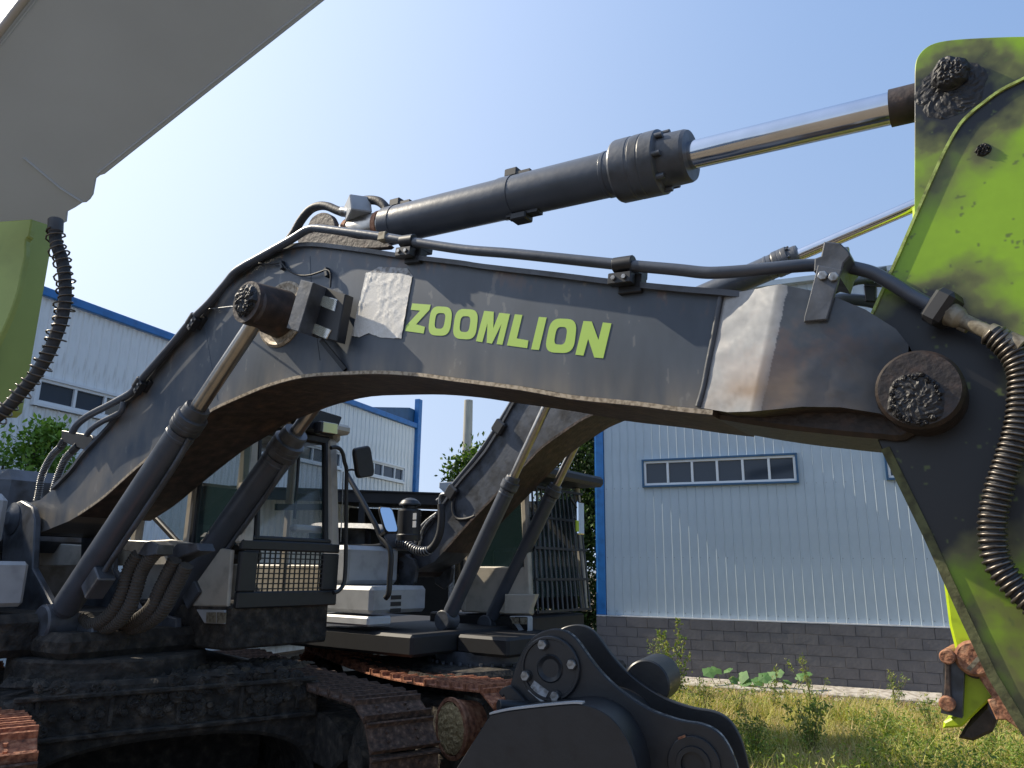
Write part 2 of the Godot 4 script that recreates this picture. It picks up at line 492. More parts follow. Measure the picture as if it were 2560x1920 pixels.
	M.squash = mat(lin(0.075, 0.17, 0.045), 0.6)
	M.squash.backlight_enabled = true; M.squash.backlight = Color(0.4, 0.5, 0.3)

func leaf_mat() -> StandardMaterial3D:
	var m := StandardMaterial3D.new()
	m.vertex_color_use_as_albedo = true
	m.roughness = 0.6
	m.backlight_enabled = true
	m.backlight = Color(0.8, 0.85, 0.45)
	m.cull_mode = BaseMaterial3D.CULL_DISABLED
	return m

func ground() -> void:
	var g := MB.new()
	var no := FastNoiseLite.new(); no.seed = 4; no.frequency = 0.35; no.fractal_octaves = 3
	var xs := []
	for i in 91: xs.append(-18.0 + i * 0.4)
	xs.push_front(-250.0); xs.push_back(250.0)
	var zs := []
	for i in 71: zs.append(-27.0 + i * 0.42)
	zs.push_front(-300.0); zs.push_back(200.0)
	var rows := []
	for x in xs:
		var r := []
		for z in zs:
			r.append(Vector3(x, no.get_noise_2d(x, z) * 0.05 - 0.03, z))
		rows.append(r)
	g.grid(rows, Vector3.UP)
	var o := part(self, "ground", g, M.soil)
	o.set_meta("kind", "structure")
	tag(o, "bare dry brown soil of the machine yard", "ground")

# profiled sheet of width w between y0 and y1 with one rib at its left edge
func sheet(w: float, y0: float, y1: float, rib: float, rib_w: float) -> ArrayMesh:
	var m := MB.new()
	var p := [Vector2(0, 0), Vector2(0.3 * rib_w, rib), Vector2(0.7 * rib_w, rib), Vector2(rib_w, 0.0), Vector2(w - 0.002, 0.0), Vector2(w - 0.002, -0.02), Vector2(0, -0.02)]
	for i in p.size():
		var a: Vector2 = p[i]; var b: Vector2 = p[(i + 1) % p.size()]
		var o := Vector3(-(b - a).y, 0, (b - a).x)
		m.quad(Vector3(a.x, y0, a.y), Vector3(b.x, y0, b.y), Vector3(b.x, y1, b.y), Vector3(a.x, y1, a.y), o)
	return m.mesh()

# window of n panes from x0 to x1; cuts gives the mullions
func wall_window(parent: Node, x0: float, x1: float, y0: float, y1: float, bars: Array, fw: float, edge: Material, edge_w: float) -> void:
	var wn := node(parent, "window")
	var e := MB.new()
	for q in [[x0, x1, y0 - edge_w, y0], [x0, x1, y1, y1 + edge_w]]:
		e.box(Vector3((q[0] + q[1]) / 2, (q[2] + q[3]) / 2, 0.02), Vector3(q[1] - q[0] + edge_w * 2, edge_w, 0.10))
	for x in [x0 - edge_w / 2, x1 + edge_w / 2]:
		e.box(Vector3(x, (y0 + y1) / 2, 0.02), Vector3(edge_w, y1 - y0 - 0.002, 0.10))
	part(wn, "surround", e, edge)
	var f := MB.new()
	for y in [y0 + fw / 2, y1 - fw / 2]:
		f.box(Vector3((x0 + x1) / 2, y, 0.01), Vector3(x1 - x0 - 0.004, fw, 0.06), Basis(), 0.004)
	var all := [x0 + fw / 2]
	all.append_array(bars); all.append(x1 - fw / 2)
	for x in all:
		f.box(Vector3(x, (y0 + y1) / 2, 0.012), Vector3(fw, y1 - y0 - fw * 2, 0.058), Basis(), 0.004)
	part(wn, "frame", f, M.frame_white)
	for i in all.size() - 1:
		var pn := MB.new()
		pn.box(Vector3((all[i] + all[i + 1]) / 2, (y0 + y1) / 2, -0.012), Vector3(all[i + 1] - all[i] - fw, y1 - y0 - fw * 2, 0.012), Basis(Vector3.UP, rng.randf_range(-0.012, 0.012)))
		part(wn, "pane", pn, M.pane)

func clad(b: Node3D, x0: float, x1: float, pitch: float, y0: float, y1: float, holes: Array, rib: float, rib_w: float, m: Material) -> void:
	var made := {}
	var n := int(round((x1 - x0) / pitch))
	for q in holes:
		var xa := x0 + floorf((q[0] - x0) / pitch) * pitch - pitch; var xb := x0 + ceilf((q[1] - x0) / pitch) * pitch + pitch
		for e in [[xa, q[0] + 0.02], [q[1] - 0.02, xb]]:
			var fill := MB.new()
			fill.box(Vector3((e[0] + e[1]) / 2, (q[2] + q[3]) / 2, -0.012), Vector3(e[1] - e[0], q[3] - q[2], 0.018))
			part(b, "window_filler", fill, m)
	for i in n:
		var x := x0 + i * pitch
		var spans := [[y0, y1]]
		for q in holes:
			if x + pitch > q[0] - 0.01 and x < q[1] + 0.01:
				spans = [[y0, q[2]], [q[3], y1]]
		for s in spans:
			var key := "%.3f %.3f" % [s[0], s[1]]
			if not made.has(key): made[key] = sheet(pitch, s[0], s[1], rib, rib_w)
			var o := part(b, "cladding_panel", made[key], m)
			o.position = Vector3(x, 0, 0)

func right_building() -> void:
	var b := thing("workshop_building", "pale blue ribbed steel workshop with a grey block base and bright blue corner trim", "building", Vector3(3.575, 0, -14.564), -22.8)
	var x0 := -1.809
	var x1 := 12.0
	var y0 := 1.084
	var wx0 := -0.983
	var wx1 := 1.864
	var wy0 := 3.566
	var wy1 := 4.051
	var vx := 3.381
	clad(b, x0, x1, 0.165, y0, 7.4, [[wx0 - 0.03, wx1 + 0.03, wy0 - 0.03, wy1 + 0.03], [vx - 0.03, vx + 3.0, wy0 - 0.03, wy1 + 0.03]], 0.007, 0.022, M.wall_blue)
	var bars := []
	for i in range(1, 6): bars.append(lerpf(wx0, wx1, i / 6.0))
	wall_window(b, wx0, wx1, wy0, wy1, bars, 0.045, M.trim_blue_dark, 0.035)
	var bars2 := []
	for i in range(1, 6): bars2.append(lerpf(vx, vx + 2.97, i / 6.0))
	wall_window(b, vx, vx + 2.97, wy0, wy1, bars2, 0.045, M.trim_blue_dark, 0.035)
	# blue corner trim, a folded strip
	var t := MB.new()
	t.box(Vector3(x0 - 0.09, (y0 + 7.4) / 2, 0.005), Vector3(0.17, 7.4 - y0, 0.07), Basis(), 0.01)
	t.box(Vector3(x0 - 0.186, (y0 + 7.4) / 2, -0.15), Vector3(0.02, 7.4 - y0, 0.36))
	part(b, "corner_trim", t, M.trim_blue)
	var s := MB.new()
	s.box(Vector3((x0 + x1) / 2, y0 - 0.012, 0.05), Vector3(x1 - x0 + 0.36, 0.02, 0.12))
	part(b, "sill_flashing", s, M.white_grey)
	# concrete block base: mortar behind, every block on its own
	var mo := MB.new()
	mo.box(Vector3((x0 + x1) / 2 - 0.1, y0 / 2 - 0.19, -0.02), Vector3(x1 - x0 + 0.14, y0 + 0.3, 0.2))
	part(b, "mortar_bed", mo, M.mortar)
	var ch := (y0 - 0.03) / 6.0
	var blocks := []
	for k in 3:
		var bm := MB.new()
		bm.box(Vector3(0.2, ch / 2, 0.08), Vector3(0.394, ch - 0.005, 0.06), Basis(), 0.002)
		blocks.append(bm.mesh())
	for r in 6:
		var x := x0 - 0.18 - (0.2 if r % 2 else 0.0)
		while x < x1 - 3.0:
			var o := part(b, "concrete_block", blocks[0], M["block_%d" % rng.randi_range(0, 2)])
			var cut := maxf(0.0, x0 - 0.18 - x)
			o.position = Vector3(x + cut, r * ch, rng.randf_range(-0.003, 0.003))
			if cut > 0.0: o.scale.x = (0.4 - cut) / 0.4
			x += 0.4
	var sc := MB.new()
	for y in [2.178, 3.526, 1.16]:
		for k in int((x1 - x0) / 0.165):
			var sx := x0 + 0.165 * k + 0.04
			if y > 2.0 and y > wy0 - 0.05 and ((sx > wx0 - 0.05 and sx < wx1 + 0.05) or sx > vx - 0.05): continue
			sc.cyl(Vector3(sx, y, -0.002), Vector3(sx, y, 0.006), 0.008, 6)
	var so := part(b, "screws", sc, M.steel)
	so.set_meta("kind", "stuff")
	# the rest of the shell behind
	var w := MB.new()
	w.box(Vector3((x0 + x1) / 2, 3.7, -0.3), Vector3(x1 - x0, 7.3, 0.16))
	w.box(Vector3(x0 + 0.05, 3.7, -5.2), Vector3(0.2, 7.3, 9.5))
	w.box(Vector3((x0 + x1) / 2, 7.45, -5.0), Vector3(x1 - x0 + 0.3, 0.1, 10.3))
	part(b, "shell", w, M.wall_blue)
	var a := MB.new()
	a.box(Vector3((x0 + x1) / 2, -0.02, 0.62), Vector3(x1 - x0, 0.16, 0.95), Basis(), 0.02)
	var ap := part(self, "pavement", a, M.concrete)
	ap.position = Vector3(3.575, 0, -14.564); ap.rotation_degrees.y = -22.8
	ap.set_meta("kind", "structure")
	tag(ap, "pale cracked concrete strip along the foot of the block wall", "pavement")

func left_building() -> void:
	var b := thing("warehouse_building", "pale grey ribbed steel warehouse with blue roof edge and strip windows", "building", Vector3(-2.997, 0, -23), 67.6)
	var top := 6.156
	var h0 := 4.423
	var h1 := 4.825
	var a0 := -12.211
	var a1 := -10.348
	var b1 := -3.847
	var c0 := -2.965
	var c1 := -0.643
	clad(b, -22.0, 0.0, 0.2, 0.2, top, [[a0 - 0.06, a1 + 0.06, h0 - 0.06, h1 + 0.06], [b1 - 1.9, b1 + 0.06, h0 - 0.06, h1 + 0.06], [c0 - 0.06, c1 + 0.06, h0 - 0.06, h1 + 0.06]], 0.022, 0.06, M.wall_pale)
	wall_window(b, a0, a1, h0, h1, [lerpf(a0, a1, 0.36), lerpf(a0, a1, 0.67)], 0.05, M.frame_white, 0.05)
	wall_window(b, b1 - 1.85, b1, h0, h1, [b1 - 1.2, b1 - 0.6], 0.05, M.frame_white, 0.05)
	wall_window(b, c0, c1, h0, h1, [lerpf(c0, c1, 0.3), lerpf(c0, c1, 0.5), lerpf(c0, c1, 0.78)], 0.05, M.frame_white, 0.05)
	var t := MB.new()
	t.box(Vector3(-11.0, top + 0.085, 0.02), Vector3(22.1, 0.15, 0.14), Basis(), 0.01)
	part(b, "roof_trim", t, M.trim_blue)
	var t2 := MB.new()
	t2.box(Vector3(0.08, (top + 1.0) / 2 + 0.1, 0.03), Vector3(0.22, top + 0.7, 0.16), Basis(), 0.01)
	part(b, "corner_trim", t2, M.trim_blue)
	var t3 := MB.new()
	t3.prism(PackedVector2Array([Vector2(-2.6, top + 0.17), Vector2(0.15, top + 0.17), Vector2(0.15, top + 0.62), Vector2(-0.3, top + 0.62)]), -2.5, -0.06, 0.01)
	part(b, "parapet", t3, M.trim_blue_dark)
	var w := MB.new()
	w.box(Vector3(-11.0, top / 2, -0.25), Vector3(21.8, top - 0.05, 0.2))
	w.box(Vector3(-0.1, top / 2, -6.0), Vector3(0.2, top - 0.05, 11.2))
	w.box(Vector3(-11.0, top - 0.05, -6.0), Vector3(21.8, 0.1, 11.2))
	part(b, "shell", w, M.wall_pale)
	var m := MB.new()
	m.cyl(Vector3(-9.0, top + 0.1, 0.0), Vector3(-9.0, top + 0.5, 0.0), 0.02, 8)
	part(b, "roof_rod", m, M.steel)

func yard_behind() -> void:
	var p := MB.new()
	var pc := Vector3(-1.422, 5.146, -24)
	p.lathe(Vector3(0, 0, 0), Vector3(0, 10, 0), [Vector2(0, 0.001), Vector2(0, 0.21), Vector2(7.311, 0.142), Vector2(7.321, 0.001)], 18)
	var po := part(self, "utility_pole", p, M.pole)
	po.position = Vector3(pc.x, 0, pc.z)
	tag(po, "tall tapering bare concrete pole seen beyond the second boom", "pole")
	# open shed: dark roof, back wall and posts
	var sh := thing("open_shed", "low dark open shed roof behind the cab and second machine", "shed", Vector3(0, 0, -16.0), 0.0)
	var ra := Vector3(-3.69, 3.493, 0)
	var rb := Vector3(-0.651, 3.428, 0)
	var dir := (rb - ra)
	var s1 := ra - dir * 1.6; var s2 := rb + dir * 0.1
	var r := MB.new()
	r.bar(s1 + Vector3(0, -0.11, 0), s2 + Vector3(0, -0.11, 0), 0.12, 0.22)
	part(sh, "eaves_beam", r, M.shed)
	var r2 := MB.new()
	r2.bar(s1 + Vector3(0, 0.02, -2.1), s2 + Vector3(0, 0.02, -2.1), 4.4, 0.03)
	part(sh, "roof_sheet", r2, M.shed)
	var r3 := MB.new()
	r3.bar(s1 + Vector3(0, -1.5, -4.0), s2 + Vector3(0, -1.5, -4.0), 0.1, 2.9)
	part(sh, "back_wall", r3, M.shed)
	for k in [0.02, 0.35, 0.66, 0.98]:
		var q := s1.lerp(s2, k)
		var pm := MB.new()
		pm.box(Vector3(q.x, (q.y - 0.2) / 2, 0), Vector3(0.12, q.y - 0.2, 0.12))
		part(sh, "post", pm, M.shed)
	# grey box on a post beyond the second boom
	var bx := thing("grey_cabinet", "small light grey box on a post left of the second boom", "cabinet", Vector3(-1.017, 0, -13), -10)
	var by := 3.301
	var bm := MB.new()
	bm.prism(PackedVector2Array([Vector2(-0.23, by + 0.07), Vector2(-0.23, by - 0.02), Vector2(-0.15, by - 0.09), Vector2(0.4, by - 0.09), Vector2(0.4, by + 0.1)]), -0.2, 0.0, 0.008)
	part(bx, "box", bm, M.light_grey)
	var b2 := MB.new()
	b2.box(Vector3(0.02, by / 2 - 0.05, -0.1), Vector3(0.08, by - 0.1, 0.08))
	part(bx, "post", b2, M.steel)

# hydraulic cylinder lying on a > b: barrel, gland head, chrome rod; t are metres along the line
func hydraulic(parent: Node, called: String, a: Vector3, b: Vector3, t: Array, rb: float, rr: float, rh: float, rod: Material, bolts := true) -> Node3D:
	var h := node(parent, called)
	var d := (b - a).normalized()
	var m := MB.new()
	m.lathe(a, b, [Vector2(t[0], 0.001), Vector2(t[0], rb * 0.82), Vector2(t[0] + 0.02, rb * 0.86), Vector2(t[0] + 0.05, rb), Vector2(t[1] - 0.07, rb), Vector2(t[1] - 0.065, rb * 1.03), Vector2(t[1] - 0.045, rb * 1.03), Vector2(t[1] - 0.04, rb), Vector2(t[1], rb), Vector2(t[1], 0.001)], 32)
	part(h, "barrel", m, M.dark_smooth)
	var l: float = t[2] - t[1]
	m = MB.new()
	m.lathe(a, b, [Vector2(t[1], rb * 0.9), Vector2(t[1] + 0.012, rh * 0.97), Vector2(t[1] + 0.025, rh), Vector2(t[1] + l * 0.26, rh), Vector2(t[1] + l * 0.27, rh * 0.985), Vector2(t[1] + l * 0.30, rh * 0.985), Vector2(t[1] + l * 0.31, rh), Vector2(t[1] + l * 0.42, rh), Vector2(t[1] + l * 0.43, rh * 0.985), Vector2(t[1] + l * 0.45, rh), Vector2(t[1] + l * 0.62, rh), Vector2(t[1] + l * 0.64, rh * 0.94), Vector2(t[1] + l * 0.66, rh * 0.82), Vector2(t[2] - 0.02, rh * 0.80), Vector2(t[2], rh * 0.76), Vector2(t[2], rr)], 32)
	part(h, "gland_head", m, M.dark)
	if bolts:
		var u := d.cross(Vector3.FORWARD).normalized(); var w := d.cross(u)
		for k in 8:
			var o := (u * cos(TAU * k / 8 + 0.2) + w * sin(TAU * k / 8 + 0.2)) * rh * 0.88
			m = MB.new()
			m.cyl(a + d * (t[1] + l * 0.60) + o, a + d * (t[1] + l * 0.74) + o, rh * 0.095, 10, 0.003)
			part(h, "bolt", m, M.dark)
	m = MB.new()
	m.cyl(a + d * (t[2] - 0.05), a + d * t[3], rr, 40, 0.004)
	part(h, "rod", m, rod)
	return h

func track(parent: Node, called: String, z: float, shoe_mats: Array, label: String, width := 0.28, turn := 0.0, at := Vector3.ZERO, sag := 0.05, hx := 1.85) -> Node3D:
	var tr := node(parent, called, at, turn)
	tr.set_meta("label", label)
	# triple-bar shoe
	var sm := MB.new()
	var pr := PackedVector2Array([Vector2(-0.110, -0.012), Vector2(0.110, -0.012), Vector2(0.114, 0.0), Vector2(0.110, 0.052), Vector2(0.096, 0.054), Vector2(0.084, 0.010), Vector2(0.006, 0.006), Vector2(-0.070, 0.010), Vector2(-0.084, 0.046), Vector2(-0.098, 0.046), Vector2(-0.106, 0.006)])
	sm.prism(pr, -width, width, 0.003, 10.0)
	for q in [[-0.12, -0.03], [-0.12, 0.035], [0.12, -0.03], [0.12, 0.035]]:
		sm.cyl(Vector3(q[1], 0.01, q[0]), Vector3(q[1], 0.028, q[0]), 0.014, 6)
	var shoe := sm.mesh()
	var R := 0.43; var cy := 0.475
	var straight := hx * 2.0
	var total := straight * 2.0 + TAU * R
	var count := int(total / 0.228)
	var step := total / count
	for i in count:
		var s := i * step
		var p: Vector2; var a: float
		if s < straight:
			var f := s / straight
			p = Vector2(-hx + s, cy + R - sag * sin(f * PI)); a = -sag * PI / straight * cos(f * PI)
		elif s < straight + PI * R:
			a = -(s - straight) / R
			p = Vector2(hx, cy) + Vector2(-sin(a), cos(a)) * R
		elif s < straight * 2.0 + PI * R:
			p = Vector2(hx - (s - straight - PI * R), cy - R); a = PI
		else:
			a = PI - (s - straight * 2.0 - PI * R) / R
			p = Vector2(-hx, cy) + Vector2(-sin(a), cos(a)) * R
		var o := part(tr, "track_shoe", shoe, shoe_mats[rng.randi_range(0, shoe_mats.size() - 1)])
		o.position = Vector3(p.x, p.y, z + rng.randf_range(-0.004, 0.004)); o.rotation.z = a + rng.randf_range(-0.012, 0.012)
	# link chain inside the shoes
	var ch := MB.new()
	var op := PackedVector2Array(); var ip := PackedVector2Array()
	for i in 64:
		var an := TAU * i / 64.0
		var e := Vector2(cos(an), sin(an))
		var sx := hx * signf(e.x) * (1.0 if absf(e.x) > 0.02 else 0.0)
		op.append(Vector2(sx, cy) + e * (R - 0.005)); ip.append(Vector2(sx, cy) + e * (R - 0.10))
	for s in [-0.10, 0.06]:
		ch.ring(op, ip, z + s, z + s + 0.04); ch.ring(op, ip, z + s + 0.04, z + s)
	part(tr, "link_chain", ch, M.mud)
	var fr := MB.new()
	fr.prism(PackedVector2Array([Vector2(-hx + 0.25, 0.30), Vector2(hx - 0.5, 0.30), Vector2(hx - 0.3, 0.42), Vector2(hx - 0.35, 0.60), Vector2(hx - 0.65, 0.70), Vector2(-hx + 0.45, 0.70), Vector2(-hx + 0.25, 0.6)]), z - 0.17, z + 0.17, 0.02)
	part(tr, "track_frame", fr, M.mud)
	for x in [hx, -hx]:
		var w := MB.new()
		w.lathe(Vector3(x, cy, z - 0.19), Vector3(x, cy, z + 0.19), [Vector2(0, 0.001), Vector2(0, 0.13), Vector2(0.08, 0.14), Vector2(0.10, 0.30), Vector2(0.13, 0.33), Vector2(0.25, 0.33), Vector2(0.28, 0.30), Vector2(0.30, 0.14), Vector2(0.38, 0.13), Vector2(0.38, 0.001)], 28)
		part(tr, "idler_wheel" if x > 0 else "sprocket_wheel", w, M.mud)
	for k in int(hx * 4.0):
		var w2 := MB.new()
		w2.cyl(Vector3(-hx + 0.5 + 0.4 * k, 0.15, z - 0.16), Vector3(-hx + 0.5 + 0.4 * k, 0.15, z + 0.16), 0.10, 14, 0.01)
		part(tr, "track_roller", w2, M.mud)
	return tr

func clamp_block(parent: Node, p: Vector3, down: float, tilt := -7.0, s := 1.0) -> void:
	var c := node(parent, "pipe_clamp", p)
	c.rotation_degrees.z = tilt
	var m := MB.new()
	m.cyl(Vector3(-0.055, 0, 0) * s, Vector3(0.055, 0, 0) * s, 0.042 * s, 14, 0.004)
	m.box(Vector3(0.0, 0.0, -0.11) * s, Vector3(0.10, 0.06, 0.16) * s, Basis(), 0.004)
	part(c, "saddle", m, M.black)
	m = MB.new()
	m.box(Vector3(0.02, -0.045 * s - down / 2.0, -0.07), Vector3(0.13 * s, down, 0.07), Basis(), 0.004)
	m.box(Vector3(-0.01, -0.045 * s - down * 0.35, 0.0), Vector3(0.13, 0.06, 0.06) * s, Basis(), 0.004)
	part(c, "bracket", m, M.black)
	for x in [-0.04, 0.02]:
		m = MB.new()
		m.cyl(Vector3(x * s, -0.045 * s - down * 0.35, 0.028 * s), Vector3(x * s, -0.045 * s - down * 0.35, 0.042 * s), 0.013 * s, 6)
		part(c, "bolt", m, M.steel)

func letter(parent: Node, o: PackedVector2Array, z: float, hole := PackedVector2Array()) -> void:
	var m := MB.new()
	if hole.is_empty(): m.prism(o, z, z + 0.0015)
	else: m.ring(rounded(o, 0.36), rounded(hole, 0.36), z, z + 0.0015)
	part(parent, "letter", m, M.lime_text)

func main_excavator() -> void:
	var e := thing("excavator", "large dark grey excavator with lime lettering on its boom, centre of the yard", "excavator", Vector3(-3.367, 0, -6.723), -34.0, "excavators parked side by side")
	# ---------- boom
	var top := cr2(PackedVector2Array([Vector2(-0.795, 2.59), Vector2(-0.523, 2.735), Vector2(-0.318, 2.891), Vector2(0.018, 3.081), Vector2(0.246, 3.263), Vector2(0.487, 3.389), Vector2(0.849, 3.667), Vector2(1.085, 3.801), Vector2(1.261, 3.907), Vector2(1.457, 4.075), Vector2(1.585, 4.14), Vector2(1.713, 4.183), Vector2(1.84, 4.218), Vector2(1.967, 4.236), Vector2(2.096, 4.251), Vector2(2.219, 4.251), Vector2(2.4, 4.227), Vector2(2.58, 4.182), Vector2(2.808, 4.108), Vector2(3.134, 3.997), Vector2(3.432, 3.892), Vector2(3.886, 3.743), Vector2(4.07, 3.677), Vector2(4.573, 3.513), Vector2(4.926, 3.395), Vector2(5.247, 3.294), Vector2(5.475, 3.228), Vector2(5.61, 3.186)]), 3)
	var low := cr2(PackedVector2Array([Vector2(-0.234, 2.34), Vector2(0.133, 2.473), Vector2(0.488, 2.648), Vector2(1.04, 2.902), Vector2(1.42, 3.028), Vector2(1.541, 3.081), Vector2(1.878, 3.145), Vector2(2.197, 3.192), Vector2(2.546, 3.208), Vector2(2.938, 3.174), Vector2(3.27, 3.135), Vector2(3.595, 3.075), Vector2(3.876, 3.007), Vector2(4.347, 2.895), Vector2(4.669, 2.806), Vector2(5.038, 2.729), Vector2(5.247, 2.679), Vector2(5.421, 2.643)]), 3)
	var foot := PackedVector2Array([Vector2(-0.434, 2.28), Vector2(-0.867, 2.197), Vector2(-1.226, 2.174), Vector2(-1.471, 2.231), Vector2(-1.606, 2.329), Vector2(-1.558, 2.423), Vector2(-1.36, 2.462), Vector2(-1.039, 2.487)])
	var web := PackedVector2Array()
	for p in top: web.append(p)
	web.append(v3xy(5.547, 3.189, 0.3))
	web.append(v3xy(5.394, 2.653, 0.3))
	for i in low.size(): web.append(low[low.size() - 1 - i])
	web.append_array(foot)
	var boom := node(e, "boom")
	var bm := MB.new()
	bm.prism(web, -0.285, 0.30, 0.0, 40.0)
	var no := FastNoiseLite.new(); no.seed = 17; no.frequency = 1.2; no.fractal_octaves = 5
	var nf := FastNoiseLite.new(); nf.seed = 18; nf.frequency = 14.0; nf.fractal_octaves = 3
	var rect := Rect2(-1.6, 1.9, 8.2, 2.5)
	var plate := plate_mat(1180, 360, rect, func(x: float, y: float) -> Color:
		var n1 := no.get_noise_2d(x, y); var n2 := nf.get_noise_2d(x, y * 0.35); var n3 := no.get_noise_2d(x * 3.0 + 40.0, y * 0.8)
		var c := Color(0.064, 0.080, 0.103) * (1.0 + 0.24 * n1 + 0.08 * n2 + 0.14 * n3)
		var dl := y - y_at(low, x)
		var dust := clampf(1.0 - dl / 0.30, 0.0, 1.0)
		dust = dust * dust * (0.6 + 0.9 * n3) * 0.6
		if x < 1.7: dust = maxf(dust, clampf(0.16 + 0.55 * n1 + 0.3 * n3, 0.0, 0.42) * clampf((2.1 - x) * 0.6, 0.0, 1.0))
		c = c.lerp(Color(0.27, 0.225, 0.165), clampf(dust, 0.0, 0.85))
		var dt := y_at(top, x) - y
		if dt < 0.16 and n2 + n1 > 0.18: c = c.lerp(Color(0.17, 0.10, 0.065), clampf((n2 + n1 - 0.18) * 2.0, 0.0, 0.7) * (1.0 - dt / 0.16))
		if n2 * 0.6 + n3 * 0.5 > 0.43: c = c.lerp(Color(0.26, 0.25, 0.23), 0.30)
		return c
		, 0.40)
	part(boom, "side_plate", bm, plate)
	var fl := MB.new()
	var tf := PackedVector2Array(); for p in top: tf.append(p + Vector2(0, 0.002))
	fl.ribbon(tf, -0.030, -0.325, 0.335)
	part(boom, "top_flange", fl, M.dark)
	fl = MB.new()
	var bf := PackedVector2Array(); for p in low: bf.append(p + Vector2(0, -0.006))
	fl.ribbon(bf, -0.026, -0.325, 0.335)
	part(boom, "bottom_flange", fl, M.brown_steel)
	fl = MB.new()
	fl.ribbon(bf, -0.022, 0.334, 0.338)
	part(boom, "flange_edge", fl, M.bare_edge, "bare dusty edge of the lower flange")
	# weld seam on the plate, and a shadow line shaped as a thin tube
	for s in [PackedVector2Array([Vector2(2.464, 4.119), Vector2(2.537, 3.732), Vector2(2.658, 3.298)]), PackedVector2Array([Vector2(1.239, 3.881), Vector2(1.327, 3.628), Vector2(1.54, 3.144)])]:
		var wm := MB.new()
		var wp := PackedVector3Array(); for p in s: wp.append(Vector3(p.x, p.y, 0.300))
		wm.tube(cr3(wp, 4), 0.0035, 6)
		part(boom, "weld_or_lightshade", wm, plate)
	# foot boss
	var fb := MB.new()
	var fc := Vector3(-1.309, 2.317, 0.3)
	fb.lathe(Vector3(fc.x, fc.y, -0.42), Vector3(fc.x, fc.y, 0.42), [Vector2(0, 0.001), Vector2(0, 0.10), Vector2(0.02, 0.15), Vector2(0.82, 0.15), Vector2(0.84, 0.10), Vector2(0.86, 0.06), Vector2(0.86, 0.001)], 24)
	part(boom, "foot_pin", fb, M.dark)
	# cast end: flared facet, then a flat cheek running into the pin boss
	var ca := MB.new()
	var cn := FastNoiseLite.new(); cn.seed = 51; cn.frequency = 9.0; cn.fractal_octaves = 3
	var tops := [[PackedVector2Array([Vector2(5.497, 3.203), Vector2(5.646, 3.183), Vector2(5.787, 3.159), Vector2(5.982, 3.077), Vector2(6.113, 2.991), Vector2(6.219, 2.89), Vector2(6.257, 2.817)])], [PackedVector2Array([Vector2(5.35, 2.662), Vector2(5.497, 2.615), Vector2(5.628, 2.594), Vector2(5.832, 2.596), Vector2(5.98, 2.582), Vector2(6.124, 2.543), Vector2(6.203, 2.481)])]]
	var tz := [0.302, 0.362, 0.418, 0.400, 0.375, 0.358, 0.345]
	for side in [1.0, -1.0]:
		var g := []
		for i in 37:
			var f := i / 6.0
			var k := mini(int(f), 5); var q := f - k
			var a: Vector2 = tops[0][0][k].lerp(tops[0][0][k + 1], q)
			var b: Vector2 = tops[1][0][k].lerp(tops[1][0][k + 1], q)
			var z := lerpf(tz[k], tz[k + 1], q)
			var r := []
			for j in 29:
				var p := a.lerp(b, j / 28.0)
				var dz := 0.0036 * cn.get_noise_2d(p.x * 0.7, p.y * 0.7) + 0.0013 * cn.get_noise_2d(p.x * 2.4, p.y * 2.4)
				r.append(Vector3(p.x, p.y, (z + dz * (1.0 if i > 0 else 0.2)) * side))
			g.append(r)
		ca.grid(g, Vector3(0, 0, side))
	var cw := MB.new()
	for q in [[tops[0][0], 1.0], [tops[1][0], -1.0]]:
		for i in 6:
			var a: Vector2 = q[0][i]; var b: Vector2 = q[0][i + 1]
			cw.quad(Vector3(a.x, a.y, tz[i]), Vector3(b.x, b.y, tz[i + 1]), Vector3(b.x, b.y, -tz[i + 1]), Vector3(a.x, a.y, -tz[i]), Vector3(0, q[1], 0))
	part(boom, "casting_web", cw, M.greasy)
	cw = MB.new()
	cw.prism(cr2(PackedVector2Array([Vector2(5.3, 2.717), Vector2(5.297, 2.649), Vector2(5.452, 2.602), Vector2(5.597, 2.563), Vector2(5.739, 2.529), Vector2(5.865, 2.503), Vector2(5.993, 2.477), Vector2(6.108, 2.457), Vector2(6.193, 2.446), Vector2(6.255, 2.504), Vector2(6.255, 2.639), Vector2(5.618, 2.718)]), 2, true), -0.27, 0.25, 0.02)
	part(boom, "nose_box", cw, M.greasy)
	var crect := Rect2(4.6, 1.9, 2.2, 2.0)
	var pin := Vector3(6.278, 2.62, 0.35)
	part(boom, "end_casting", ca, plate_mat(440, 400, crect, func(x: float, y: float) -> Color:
		var n1 := no.get_noise_2d(x * 1.6 + 7.0, y * 1.6); var n2 := nf.get_noise_2d(x, y)
		var c := Color(0.074, 0.082, 0.092) * (1.0 + 0.3 * n1 + 0.15 * n2)
		var f := clampf((x - 5.25) / 0.6, 0.0, 1.0)
		if x < 5.658 + (y - 2.572) * 0.281 + 0.005 * n2: c = Color(0.30, 0.305, 0.31) * (1.0 + 0.25 * n1 + 0.18 * n2)  # sun glare on the flared facet, painted as pale grey
		var rs := clampf((n1 + 0.25 * n2 + 0.02) * 2.0, 0.0, 0.8) * f
		c = c.lerp(Color(0.15, 0.085, 0.055), rs * 0.7)
		var lowy := clampf(1.0 - (y - (2.72 + (5.0 - x) * 0.03)) / 0.16, 0.0, 1.0)
		c = c.lerp(Color(0.23, 0.165, 0.11), lowy * lowy * clampf(0.5 + n1, 0.0, 0.8))
		var d := Vector2(x - pin.x, y - pin.y).length()
		c = c.lerp(Color(0.016, 0.015, 0.015), clampf((0.34 - d + 0.10 * n1) * 6.0, 0.0, 0.92))
		return c
		, 0.24))
	var wl := MB.new()
